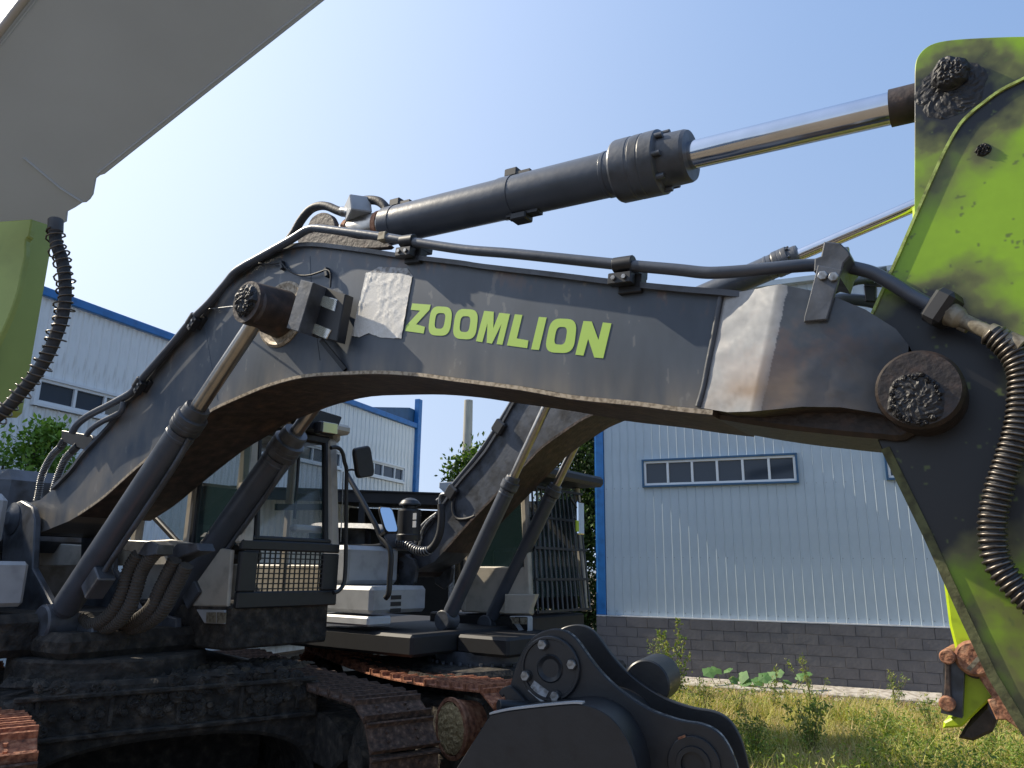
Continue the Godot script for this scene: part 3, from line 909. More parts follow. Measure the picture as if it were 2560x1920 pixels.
	wl.tube(cr3(PackedVector3Array([Vector3(5.478, 3.198, 0.304), Vector3(5.466, 3.146, 0.304), Vector3(5.432, 3.002, 0.304), Vector3(5.397, 2.867, 0.304), Vector3(5.369, 2.756, 0.304), Vector3(5.338, 2.67, 0.304)]), 5), 0.015, 8)
	part(boom, "weld_or_lightshade", wl, M.dark)
	# pin boss with its greased pin
	var pb := MB.new()
	pb.lathe(Vector3(pin.x, pin.y, -0.40), Vector3(pin.x, pin.y, 0.40), [Vector2(0, 0.001), Vector2(0, 0.16), Vector2(0.02, 0.161), Vector2(0.78, 0.161), Vector2(0.80, 0.148), Vector2(0.80, 0.001)], 40)
	part(boom, "pin_boss", pb, M.greasy)
	var gp := MB.new()
	var gc := Vector3(6.263, 2.578, 0.4)
	gp.lump(gc, Vector3(0, 0, 1), 0.105, 0.014, 0.007, 3, 12, 44)
	part(boom, "greased_pin", gp, M.grease)
	for k in 34:
		var an := TAU * k / 34.0 + rng.randf() * 0.1
		if an > 5.0 and rng.randf() < 0.5: continue
		var gb := MB.new()
		var rr := 0.095 * rng.randf_range(0.92, 1.08)
		gb.lump(gc + Vector3(cos(an) * rr * 0.86, sin(an) * rr, 0.002), Vector3(0, 0, 1), rng.randf_range(0.008, 0.017), rng.randf_range(0.008, 0.018), 0.008, k, 3, 9)
		part(boom, "grease_lump", gb, M.grease)
	# lettering
	letter(boom, PackedVector2Array([Vector2(3.488, 3.551), Vector2(3.643, 3.512), Vector2(3.634, 3.48), Vector2(3.528, 3.403), Vector2(3.603, 3.373), Vector2(3.594, 3.331), Vector2(3.437, 3.375), Vector2(3.445, 3.409), Vector2(3.557, 3.489), Vector2(3.477, 3.51)]), 0.301)
	letter(boom, PackedVector2Array([Vector2(3.648, 3.503), Vector2(3.822, 3.461), Vector2(3.801, 3.28), Vector2(3.626, 3.315)]), 0.301, PackedVector2Array([Vector2(3.689, 3.449), Vector2(3.77, 3.432), Vector2(3.752, 3.333), Vector2(3.678, 3.35)]))
	letter(boom, PackedVector2Array([Vector2(3.846, 3.448), Vector2(4.02, 3.407), Vector2(3.999, 3.223), Vector2(3.822, 3.261)]), 0.301, PackedVector2Array([Vector2(3.886, 3.392), Vector2(3.963, 3.376), Vector2(3.949, 3.278), Vector2(3.876, 3.295)]))
	letter(boom, PackedVector2Array([Vector2(4.06, 3.393), Vector2(4.13, 3.374), Vector2(4.128, 3.272), Vector2(4.17, 3.36), Vector2(4.245, 3.339), Vector2(4.195, 3.161), Vector2(4.154, 3.172), Vector2(4.187, 3.29), Vector2(4.121, 3.18), Vector2(4.083, 3.191), Vector2(4.086, 3.312), Vector2(4.051, 3.2), Vector2(4.004, 3.214)]), 0.301)
	letter(boom, PackedVector2Array([Vector2(4.279, 3.331), Vector2(4.331, 3.317), Vector2(4.294, 3.183), Vector2(4.373, 3.158), Vector2(4.365, 3.114), Vector2(4.227, 3.152)]), 0.301)
	letter(boom, PackedVector2Array([Vector2(4.442, 3.285), Vector2(4.493, 3.272), Vector2(4.443, 3.091), Vector2(4.391, 3.103)]), 0.301)
	letter(boom, PackedVector2Array([Vector2(4.52, 3.263), Vector2(4.688, 3.226), Vector2(4.661, 3.038), Vector2(4.476, 3.073)]), 0.301, PackedVector2Array([Vector2(4.559, 3.206), Vector2(4.627, 3.192), Vector2(4.609, 3.094), Vector2(4.537, 3.109)]))
	letter(boom, PackedVector2Array([Vector2(4.725, 3.21), Vector2(4.775, 3.198), Vector2(4.813, 3.088), Vector2(4.841, 3.181), Vector2(4.891, 3.167), Vector2(4.839, 2.984), Vector2(4.787, 2.996), Vector2(4.752, 3.105), Vector2(4.722, 3.016), Vector2(4.673, 3.029)]), 0.301)
	# torn paper stuck on the plate
	var pq := [PackedVector2Array([Vector2(3.06, 3.857), Vector2(3.132, 3.837), Vector2(3.268, 3.805), Vector2(3.384, 3.778), Vector2(3.479, 3.735)]), PackedVector2Array([Vector2(2.961, 3.42), Vector2(3.032, 3.399), Vector2(3.12, 3.413), Vector2(3.232, 3.363), Vector2(3.413, 3.327)])]
	var pn := FastNoiseLite.new(); pn.seed = 61; pn.frequency = 7.0; pn.fractal_octaves = 4
	var pg := []
	for i in 33:
		var f := i / 8.0; var k := mini(int(f), 3)
		var a: Vector2 = pq[0][k].lerp(pq[0][k + 1], f - k); var b: Vector2 = pq[1][k].lerp(pq[1][k + 1], f - k)
		var r := []
		for j in 29:
			var p := a.lerp(b, j / 28.0)
			var cr := 1.0 - absf(pn.get_noise_2d(p.x * 0.85, p.y * 0.14)) * 9.0
			var c2 := 1.0 - absf(pn.get_noise_2d(p.x * 0.35 + 30.0, p.y * 0.5)) * 12.0
			r.append(Vector3(p.x + 0.004 * pn.get_noise_2d(p.y * 3.0, i), p.y + 0.004 * pn.get_noise_2d(p.x * 4.0, j), 0.306 + 0.0035 * maxf(cr, 0.0) + 0.003 * maxf(c2, 0.0)))
		pg.append(r)
	var pa := MB.new()
	pa.grid(pg, Vector3(0, 0, 1))
	part(boom, "pasted_sheet", pa, M.paper, "torn creased white paper sheet stuck to the boom")
	pa = MB.new()
	pa.prism(PackedVector2Array([Vector2(3.035, 3.849), Vector2(3.095, 3.855), Vector2(3.174, 3.873), Vector2(3.304, 3.84), Vector2(3.43, 3.804), Vector2(3.485, 3.735), Vector2(3.463, 3.725), Vector2(3.347, 3.773), Vector2(3.148, 3.82)]), 0.3015, 0.3035)
	part(boom, "glue_patch", pa, M.paper_grey)
	# lift cylinder boss: weld ring and tube with a greased cap
	var bc := Vector3(2.212, 3.714, 0.3)
	var bz := 0.615
	var br := MB.new()
	br.lathe(Vector3(bc.x, bc.y, 0.29), Vector3(bc.x, bc.y, 0.34), [Vector2(0, 0.254), Vector2(0.02, 0.254), Vector2(0.028, 0.236), Vector2(0.02, 0.213), Vector2(0.014, 0.1)], 40)
	part(boom, "weld_ring", br, M.bare_edge)
	br = MB.new()
	br.lathe(Vector3(bc.x, bc.y, 0.29), Vector3(bc.x, bc.y, bz), [Vector2(0, 0.183), Vector2(bz - 0.36, 0.158), Vector2(bz - 0.29, 0.152), Vector2(bz - 0.29, 0.001)], 32)
	part(boom, "cylinder_pin", br, M.brown_steel)
	br = MB.new()
	br.lump(Vector3(bc.x, bc.y + 0.01, bz), Vector3(0, 0, 1), 0.123, 0.035, 0.018, 8, 8, 30)
	part(boom, "grease_cap", br, M.grease)
	for k in 12:
		br = MB.new()
		var an := TAU * k / 12.0
		br.lump(Vector3(bc.x, bc.y, bz) + Vector3(cos(an), sin(an), 0) * 0.075, Vector3(cos(an) * 0.5, sin(an) * 0.5, 0.7).normalized(), 0.03, 0.03, 0.02, 20 + k, 4, 10)
		part(boom, "grease_lump", br, M.grease)
	# bracket on the crown for the stick cylinder
	for z in [-0.17, 0.17]:
		var lg := MB.new()
		lg.prism(cr2(PackedVector2Array([Vector2(2.189, 4.325), Vector2(2.261, 4.414), Vector2(2.306, 4.496), Vector2(2.374, 4.525), Vector2(2.45, 4.518), Vector2(2.528, 4.477), Vector2(2.577, 4.411), Vector2(2.629, 4.304), Vector2(2.835, 4.205), Vector2(3.076, 4.133), Vector2(3.137, 4.063), Vector2(2.675, 4.175)]), 3, true), z - 0.025, z + 0.025, 0.006)
		part(boom, "cylinder_bracket", lg, M.brown_steel)
	# work lamps in a box guard
	var lb := node(boom, "work_lamp")
	var lz := 0.36
	var hm := MB.new()
	var hq := PackedVector2Array([Vector2(2.702, 3.795), Vector2(2.831, 3.746), Vector2(2.723, 3.42), Vector2(2.599, 3.468)])
	hm.prism(hq, 0.38, 0.56, 0.004)
	part(lb, "lamp_guard", hm, M.dark)
	hm = MB.new()
	var fq := PackedVector2Array([Vector2(2.737, 3.794), Vector2(3.017, 3.665), Vector2(2.966, 3.345), Vector2(2.633, 3.457)])
	hm.prism(fq, 0.36, 0.44, 0.006)
	part(lb, "lamp_housing", hm, M.black)
	for q in [PackedVector2Array([Vector2(2.813, 3.693), Vector2(2.949, 3.639), Vector2(2.931, 3.558), Vector2(2.781, 3.629)]), PackedVector2Array([Vector2(2.743, 3.509), Vector2(2.913, 3.433), Vector2(2.873, 3.376), Vector2(2.712, 3.448)])]:
		hm = MB.new(); hm.prism(q, 0.43, 0.447, 0.004)
		part(lb, "reflector", hm, M.chrome)
		hm = MB.new(); hm.prism(q, 0.4475, 0.453)
		part(lb, "lens", hm, M.lens)
	hm = MB.new()
	hm.bar(Vector3(2.899, 3.603, 0.32), Vector3(2.871, 3.468, 0.4), 0.05, 0.02)
	hm.bar(Vector3(2.927, 3.187, 0.31), Vector3(2.751, 3.402, 0.38), 0.03, 0.03)
	part(lb, "lamp_bracket", hm, M.black)
	# wire to the lamp with two ties
	var wr := MB.new()
	wr.tube(cr3(PackedVector3Array([Vector3(1.843, 4.208, 0.33), Vector3(1.899, 4.182, 0.33), Vector3(1.994, 4.148, 0.33), Vector3(2.097, 4.13, 0.33), Vector3(2.186, 4.116, 0.33), Vector3(2.241, 4.064, 0.33), Vector3(2.333, 4.001, 0.33), Vector3(2.432, 3.962, 0.33), Vector3(2.526, 3.946, 0.33), Vector3(2.616, 3.947, 0.33), Vector3(2.694, 3.946, 0.33), Vector3(2.736, 3.904, 0.33), Vector3(2.741, 3.806, 0.33)]), 4), 0.007, 6)
	part(boom, "cable", wr, M.rubber)
	for q in [Vector3(2.182, 4.102, 0.31), Vector3(2.682, 3.935, 0.31)]:
		var tm := MB.new()
		tm.box(q, Vector3(0.03, 0.075, 0.05), Basis(Vector3(0, 0, 1), 0.3), 0.005)
		part(boom, "cable_tie", tm, M.black)
	wr = MB.new()
	wr.tube(PackedVector3Array([Vector3(1.243, 3.933, 0.31), Vector3(1.485, 3.881, 0.36), Vector3(1.802, 3.807, 0.45), Vector3(2.09, 3.704, 0.6)]), 0.006, 6)
	part(boom, "grease_line", wr, M.steel)
	# ---------- pipes along the boom
	var pipe := cr3(PackedVector3Array([Vector3(-0.481, 3.065, 0.37), Vector3(-0.404, 3.135, 0.37), Vector3(-0.222, 3.197, 0.37), Vector3(0.1, 3.256, 0.37), Vector3(0.398, 3.319, 0.37), Vector3(0.489, 3.371, 0.37), Vector3(0.591, 3.448, 0.37), Vector3(0.956, 3.68, 0.37), Vector3(1.183, 3.839, 0.37), Vector3(1.392, 3.946, 0.37), Vector3(1.577, 4.067, 0.37), Vector3(1.676, 4.136, 0.37), Vector3(1.812, 4.172, 0.37), Vector3(1.935, 4.191, 0.37), Vector3(2.303, 4.252, 0.37), Vector3(2.46, 4.286, 0.37), Vector3(2.524, 4.289, 0.37), Vector3(2.601, 4.275, 0.37), Vector3(2.875, 4.18, 0.37), Vector3(3.296, 4.029, 0.37), Vector3(3.49, 3.955, 0.37), Vector3(3.938, 3.789, 0.37), Vector3(4.324, 3.669, 0.37), Vector3(4.939, 3.467, 0.37), Vector3(5.278, 3.36, 0.37), Vector3(5.405, 3.317, 0.37), Vector3(5.481, 3.298, 0.37), Vector3(5.605, 3.284, 0.355), Vector3(5.808, 3.273, 0.32), Vector3(5.921, 3.27, 0.28), Vector3(6.018, 3.244, 0.28), Vector3(6.081, 3.218, 0.28), Vector3(6.147, 3.181, 0.28), Vector3(6.209, 3.125, 0.28), Vector3(6.29, 3.044, 0.28), Vector3(6.371, 2.968, 0.3)]), 5)
	var pm := MB.new(); pm.tube(pipe, 0.030, 14)
	part(e, "hydraulic_pipe", pm, M.dark_smooth)
	pm = MB.new()
	pm.tube(cr3(PackedVector3Array([Vector3(-0.217, 3.015, 0.37), Vector3(-0.157, 3.061, 0.37), Vector3(-0.003, 3.111, 0.37), Vector3(0.218, 3.152, 0.37), Vector3(0.302, 3.181, 0.37), Vector3(0.317, 3.255, 0.37)]), 5), 0.024, 12)
	part(e, "hydraulic_pipe", pm, M.dark_smooth)
	var far := PackedVector3Array(); for p in pipe: far.append(Vector3(p.x, p.y, -0.24))
	pm = MB.new(); pm.tube(far, 0.030, 10)
	part(e, "hydraulic_pipe", pm, M.dark_smooth)
	clamp_block(e, Vector3(3.49, 3.955, 0.37), 0.09, -8.0)
	clamp_block(e, Vector3(5.003, 3.45, 0.37), 0.10, -5.0)
	clamp_block(e, Vector3(1.183, 3.839, 0.37), 0.03, 45.0, 0.9)
	clamp_block(e, Vector3(0.514, 3.396, 0.37), 0.03, 45.0, 0.9)
	var sb := MB.new()
	sb.box(Vector3(3.278, 4.034, 0.37), Vector3(0.07, 0.06, 0.07), Basis(Vector3(0, 0, 1), -0.14), 0.006)
	part(e, "pipe_joint", sb, M.fitting)
	# clamp plate at the pipe ends and the hoses below it
	sb = MB.new()
	sb.prism(PackedVector2Array([Vector2(-0.901, 3.141), Vector2(-0.338, 3.042), Vector2(-0.305, 3.013), Vector2(-0.347, 2.898), Vector2(-0.4, 2.908), Vector2(-0.882, 3.035)]), 0.18, 0.27, 0.005)
	part(e, "clamp_plate", sb, M.black)
	for q in [PackedVector3Array([Vector3(-0.852, 3.048, 0.25), Vector3(-0.913, 2.984, 0.25), Vector3(-1.032, 2.924, 0.25), Vector3(-1.137, 2.82, 0.25), Vector3(-1.196, 2.699, 0.25), Vector3(-1.201, 2.548, 0.25), Vector3(-1.212, 2.371, 0.25), Vector3(-1.199, 2.209, 0.25)]), PackedVector3Array([Vector3(-0.591, 2.972, 0.25), Vector3(-0.682, 2.925, 0.25), Vector3(-0.791, 2.852, 0.25), Vector3(-0.862, 2.734, 0.25), Vector3(-0.905, 2.615, 0.25), Vector3(-0.939, 2.469, 0.25), Vector3(-0.978, 2.337, 0.25)])]:
		var hs := cr3(q, 5)
		var h2 := node(e, "hydraulic_hose")
		pm = MB.new(); pm.tube(hs, 0.026, 10); part(h2, "hose", pm, M.rubber)
		pm = MB.new(); pm.coil(hs, 0.031, 0.004, 0.018, 4); part(h2, "spring_guard", pm, M.steel)
		pm = MB.new(); pm.cyl(hs[0], hs[5], 0.036, 10, 0.004); part(h2, "collar", pm, M.black)
	# ---------- clamp tower at the boom end
	var tw := node(e, "pipe_support")
	pm = MB.new()
	pm.prism(PackedVector2Array([Vector2(5.954, 3.208), Vector2(6.047, 3.165), Vector2(5.969, 2.955), Vector2(5.876, 2.961), Vector2(5.879, 2.982)]), 0.412, 0.436, 0.004)
	part(tw, "plate", pm, M.dark)
	pm = MB.new()
	pm.prism(PackedVector2Array([Vector2(5.983, 3.321), Vector2(6.047, 3.3), Vector2(6.081, 3.249), Vector2(6.083, 3.23), Vector2(6.055, 3.203), Vector2(6.033, 3.142), Vector2(5.93, 3.193), Vector2(5.938, 3.252), Vector2(5.965, 3.257)]), 0.16, 0.41, 0.006)
	part(tw, "block", pm, M.dark)
	for q in [[Vector3(5.971, 3.15, 0.436)], [Vector3(6.014, 3.135, 0.436)]]:
		pm = MB.new(); pm.cyl(q[0], q[0] + Vector3(0, 0, 0.018), 0.022, 6, 0.003); part(tw, "bolt", pm, M.steel)
	for q in [[Vector3(5.995, 3.342, 0.25)], [Vector3(6.041, 3.324, 0.25)]]:
		pm = MB.new(); pm.cyl(q[0] - Vector3(0, 0.02, 0), q[0] + Vector3(0, 0.012, 0), 0.02, 6, 0.003); part(tw, "bolt", pm, M.steel)
	# flange, fitting and spring-guarded hose down the stick
	var ho := node(e, "stick_hose")
	var fa := Vector3(6.371, 2.971, 0.3); var fd := (Vector3(6.526, 2.835, 0.34) - fa).normalized()
	pm = MB.new(); pm.bar(fa - fd * 0.03 + Vector3(0.01, 0, 0), fa + fd * 0.055 + Vector3(0.01, 0, 0), 0.14, 0.15, Vector3.UP, 0.02); part(ho, "flange", pm, M.black)
	pm = MB.new()
	pm.lathe(fa, fa + fd, [Vector2(0.03, 0.05), Vector2(0.06, 0.05), Vector2(0.10, 0.042), Vector2(0.12, 0.028), Vector2(0.22, 0.028), Vector2(0.225, 0.040), Vector2(0.36, 0.042), Vector2(0.362, 0.03)], 16)
	part(ho, "fitting", pm, M.fitting)
	for q in [[0.06, 0.055], [0.06, -0.055]]:
		pm = MB.new(); var bo: Vector3 = fa + fd * q[0] + Vector3(-0.4, 0.85, 0.2).normalized() * q[1]
		pm.cyl(bo, bo + fd * 0.04, 0.018, 6, 0.003); part(ho, "bolt", pm, M.fitting)
	var hp := cr3(PackedVector3Array([Vector3(6.545, 2.814, 0.36), Vector3(6.587, 2.757, 0.36), Vector3(6.615, 2.691, 0.36), Vector3(6.619, 2.617, 0.36), Vector3(6.599, 2.499, 0.36), Vector3(6.575, 2.414, 0.36), Vector3(6.53, 2.3, 0.36), Vector3(6.496, 2.215, 0.36), Vector3(6.469, 2.131, 0.36), Vector3(6.459, 2.075, 0.36), Vector3(6.453, 2.006, 0.36), Vector3(6.461, 1.941, 0.36), Vector3(6.487, 1.889, 0.36), Vector3(6.525, 1.833, 0.36), Vector3(6.607, 1.741, 0.36)]), 6)
	pm = MB.new(); pm.tube(hp, 0.040, 14); part(ho, "hose", pm, M.rubber)
	pm = MB.new(); pm.coil(hp, 0.045, 0.0065, 0.0225, 5); part(ho, "spring_guard", pm, M.wire)
	# hose fittings behind the tower
	pm = MB.new(); pm.tube(cr3(PackedVector3Array([Vector3(5.916, 3.27, -0.1), Vector3(5.972, 3.287, -0.1), Vector3(6.03, 3.299, -0.1), Vector3(6.106, 3.291, -0.1)]), 4), 0.02, 10); part(e, "hydraulic_pipe", pm, M.dark_smooth)
	pm = MB.new(); pm.tube(cr3(PackedVector3Array([Vector3(5.92, 3.306, -0.15), Vector3(5.981, 3.335, -0.15), Vector3(6.04, 3.343, -0.15), Vector3(6.159, 3.345, -0.15)]), 4), 0.02, 10); part(e, "hydraulic_pipe", pm, M.dark_smooth)
	pm = MB.new(); pm.prism(PackedVector2Array([Vector2(6.029, 3.362), Vector2(6.13, 3.336), Vector2(6.119, 3.294), Vector2(6.043, 3.314)]), -0.25, -0.15, 0.005); pm.prism(PackedVector2Array([Vector2(6.042, 3.306), Vector2(6.098, 3.29), Vector2(6.086, 3.21), Vector2(6.042, 3.223)]), -0.25, -0.2, 0.005); part(e, "pipe_clamp", pm, M.black)
	# ---------- stick cylinder above the boom
	var sa := Vector3(2.3, 4.398, 0); var sbb := Vector3(6.466, 4.098, 0)
	var sc := hydraulic(e, "stick_cylinder", sa, sbb, [0.634, 2.514, 2.97, 3.986], 0.136, 0.079, 0.186, M.chrome)
	var sd := (sbb - sa).normalized()
	pm = MB.new()
	var rb := 0.136
	var q0 := 0.266; var q1 := 0.634
	pm.lathe(sa, sbb, [Vector2(-0.13, 0.001), Vector2(-0.12, 0.06), Vector2(-0.05, 0.13), Vector2(0.06, 0.13), Vector2(q0 - 0.1, rb * 0.75), Vector2(q0, rb * 0.80), Vector2(q0 + 0.01, rb * 0.9), Vector2(q1 + 0.02, rb * 0.9)], 28)
	part(sc, "barrel_base", pm, M.chrome_dull)
	for x in [0.284, 0.601]:
		pm = MB.new(); pm.lathe(sa, sbb, [Vector2(x - 0.025, rb * 0.88), Vector2(x - 0.02, rb * 0.95), Vector2(x + 0.02, rb * 0.95), Vector2(x + 0.025, rb * 0.88)], 28); part(sc, "rust_band", pm, M.rust)
	for x in [[0.702, false], [1.735, true]]:
		pm = MB.new()
		var c: Vector3 = sa + sd * x[0]
		pm.lathe(sa, sbb, [Vector2(x[0] - 0.05, rb), Vector2(x[0] - 0.05, rb * 1.035), Vector2(x[0] + 0.05, rb * 1.035), Vector2(x[0] + 0.05, rb)], 32)
		part(sc, "band_clamp", pm, M.dark_smooth)
		var up := Vector3(-sd.y, sd.x, 0)
		pm = MB.new(); pm.box(c + up * (rb + 0.03) + sd * 0.01, Vector3(0.10, 0.06, 0.08), Basis(sd, up, Vector3(0, 0, 1)), 0.008)
		pm.bar(c + up * (rb + 0.012), c + up * (rb + 0.012) + sd * 0.16, 0.07, 0.022)
		part(sc, "clamp_lug", pm, M.black)
		if x[1]:
			pm = MB.new(); pm.box(c - up * (rb + 0.025) + sd * 0.1, Vector3(0.12, 0.05, 0.10), Basis(sd, up, Vector3(0, 0, 1)), 0.008)
			pm.bar(c - up * (rb + 0.008), c - up * (rb + 0.008) + sd * 0.24, 0.07, 0.02)
			part(sc, "clamp_lug", pm, M.black)
	pm = MB.new(); pm.lathe(sa, sbb, [Vector2(3.982, 0.02), Vector2(3.982, 0.09), Vector2(4.275, 0.09)], 32); part(sc, "rod_eye", pm, M.brown_steel)
	# port block and its two hoses
	pm = MB.new(); pm.box(Vector3(2.697, 4.524, 0.08), Vector3(0.17, 0.14, 0.16), Basis(Vector3(0, 0, 1), 0.22) * Basis(Vector3.UP, -0.5), 0.008); part(sc, "port_block", pm, M.light_grey)
	for q in [PackedVector3Array([Vector3(1.955, 4.453, 0.1), Vector3(2.013, 4.504, 0.1), Vector3(2.069, 4.575, 0.1), Vector3(2.138, 4.632, 0.1), Vector3(2.211, 4.659, 0.1), Vector3(2.298, 4.655, 0.1), Vector3(2.387, 4.624, 0.1), Vector3(2.476, 4.572, 0.1), Vector3(2.562, 4.525, 0.1)]), PackedVector3Array([Vector3(2.645, 4.601, 0.04), Vector3(2.713, 4.609, 0.04), Vector3(2.805, 4.587, 0.04), Vector3(2.874, 4.555, 0.04), Vector3(2.932, 4.503, 0.04), Vector3(2.968, 4.449, 0.04)])]:
		pm = MB.new(); pm.tube(cr3(q, 5), 0.034, 12); part(sc, "hose", pm, M.rubber)
	pm = MB.new(); pm.cyl(Vector3(2.55, 4.536, 0.1), Vector3(2.651, 4.501, 0.1), 0.04, 12, 0.004); part(sc, "hose_collar", pm, M.steel)
	# ---------- lift cylinders
	for s in [1.0, -1.0]:
		var la: Vector3; var lb2: Vector3; var tt: Array
		if s > 0.0:
			la = Vector3(0.007, 1.455, 0.5); lb2 = Vector3(2.26, 3.688, 0.5)
			tt = [0.136, 2.033, 2.255, 3.07]
		else:
			la = Vector3(-0.193, 1.347, -0.5); lb2 = Vector3(2.229, 3.727, -0.5)
			tt = [0.105, 2.119, 2.393, 3.354]
		var lc := hydraulic(e, "lift_cylinder", la, lb2, tt, 0.105 if s > 0.0 else 0.125, 0.058, 0.118 if s > 0.0 else 0.14, M.chrome_dull, false)
		pm = MB.new(); pm.cyl(Vector3(la.x, la.y, la.z - 0.12), Vector3(la.x, la.y, la.z + 0.12), 0.14, 24, 0.015); part(lc, "lower_eye", pm, M.dark)
		pm = MB.new(); pm.cyl(Vector3(lb2.x, lb2.y, lb2.z - 0.11), Vector3(lb2.x, lb2.y, lb2.z + 0.09), 0.125, 24, 0.015); part(lc, "rod_eye", pm, M.brown_steel)
		var ld := (lb2 - la).normalized(); var lu := Vector3(-ld.y, ld.x, 0)
		# side pipe along the barrel
		pm = MB.new(); pm.tube(cr3(PackedVector3Array([la + ld * 0.5 - lu * 0.16, la + ld * 0.9 - lu * 0.15, la + ld * (tt[1] - 0.3) - lu * 0.15, la + ld * (tt[1] + 0.02) - lu * 0.12]), 5), 0.022, 10); part(lc, "oil_pipe", pm, M.dark)
		pm = MB.new(); pm.box(la + ld * 0.62 - lu * 0.17, Vector3(0.22, 0.14, 0.14), Basis(ld, lu, Vector3(0, 0, 1)), 0.01); part(lc, "port_block", pm, M.dark)
	# hoses between the lift cylinders
	for q in [PackedVector3Array([Vector3(0.813, 1.993, 0.35), Vector3(0.703, 1.86, 0.35), Vector3(0.659, 1.707, 0.35), Vector3(0.586, 1.585, 0.35), Vector3(0.463, 1.493, 0.35), Vector3(0.283, 1.441, 0.35), Vector3(0.157, 1.491, 0.35)]), PackedVector3Array([Vector3(0.979, 2.026, 0.3), Vector3(0.814, 1.884, 0.3), Vector3(0.752, 1.719, 0.3), Vector3(0.685, 1.576, 0.3), Vector3(0.528, 1.461, 0.3), Vector3(0.307, 1.407, 0.3), Vector3(0.148, 1.421, 0.3)]), PackedVector3Array([Vector3(0.988, 1.953, 0.15), Vector3(0.839, 1.73, 0.15), Vector3(0.751, 1.584, 0.15), Vector3(0.59, 1.49, 0.15), Vector3(0.432, 1.449, 0.15), Vector3(0.301, 1.455, 0.15)]), PackedVector3Array([Vector3(1.073, 1.91, 0.1), Vector3(0.94, 1.71, 0.1), Vector3(0.816, 1.552, 0.1), Vector3(0.598, 1.444, 0.1), Vector3(0.397, 1.406, 0.1), Vector3(0.222, 1.414, 0.1)])]:
		var hh := node(e, "hydraulic_hose")
		var hs2 := cr3(q, 5)
		pm = MB.new(); pm.tube(hs2, 0.048, 12); part(hh, "hose", pm, M.hose_dusty)
		pm = MB.new(); pm.coil(hs2, 0.050, 0.007, 0.026, 4); part(hh, "spring_guard", pm, M.hose_dusty)
	pm = MB.new(); pm.prism(PackedVector2Array([Vector2(0.272, 2.112), Vector2(0.985, 2.086), Vector2(1.069, 2.058), Vector2(1.065, 1.988), Vector2(0.913, 1.972), Vector2(0.328, 2.064)]), 0.22, 0.36, 0.006); part(e, "hose_bracket", pm, M.dark)
	pm = MB.new(); pm.prism(PackedVector2Array([Vector2(0.904, 2.079), Vector2(1.174, 2.079), Vector2(1.222, 2.021), Vector2(1.003, 1.977), Vector2(0.82, 1.909), Vector2(0.781, 2)]), -0.05, 0.1, 0.01); part(e, "hose_bracket", pm, M.dark)
	main_stick(e)
	main_body(e)

func v3xy(x: float, y: float, _z: float) -> Vector2:
	return Vector2(x, y)

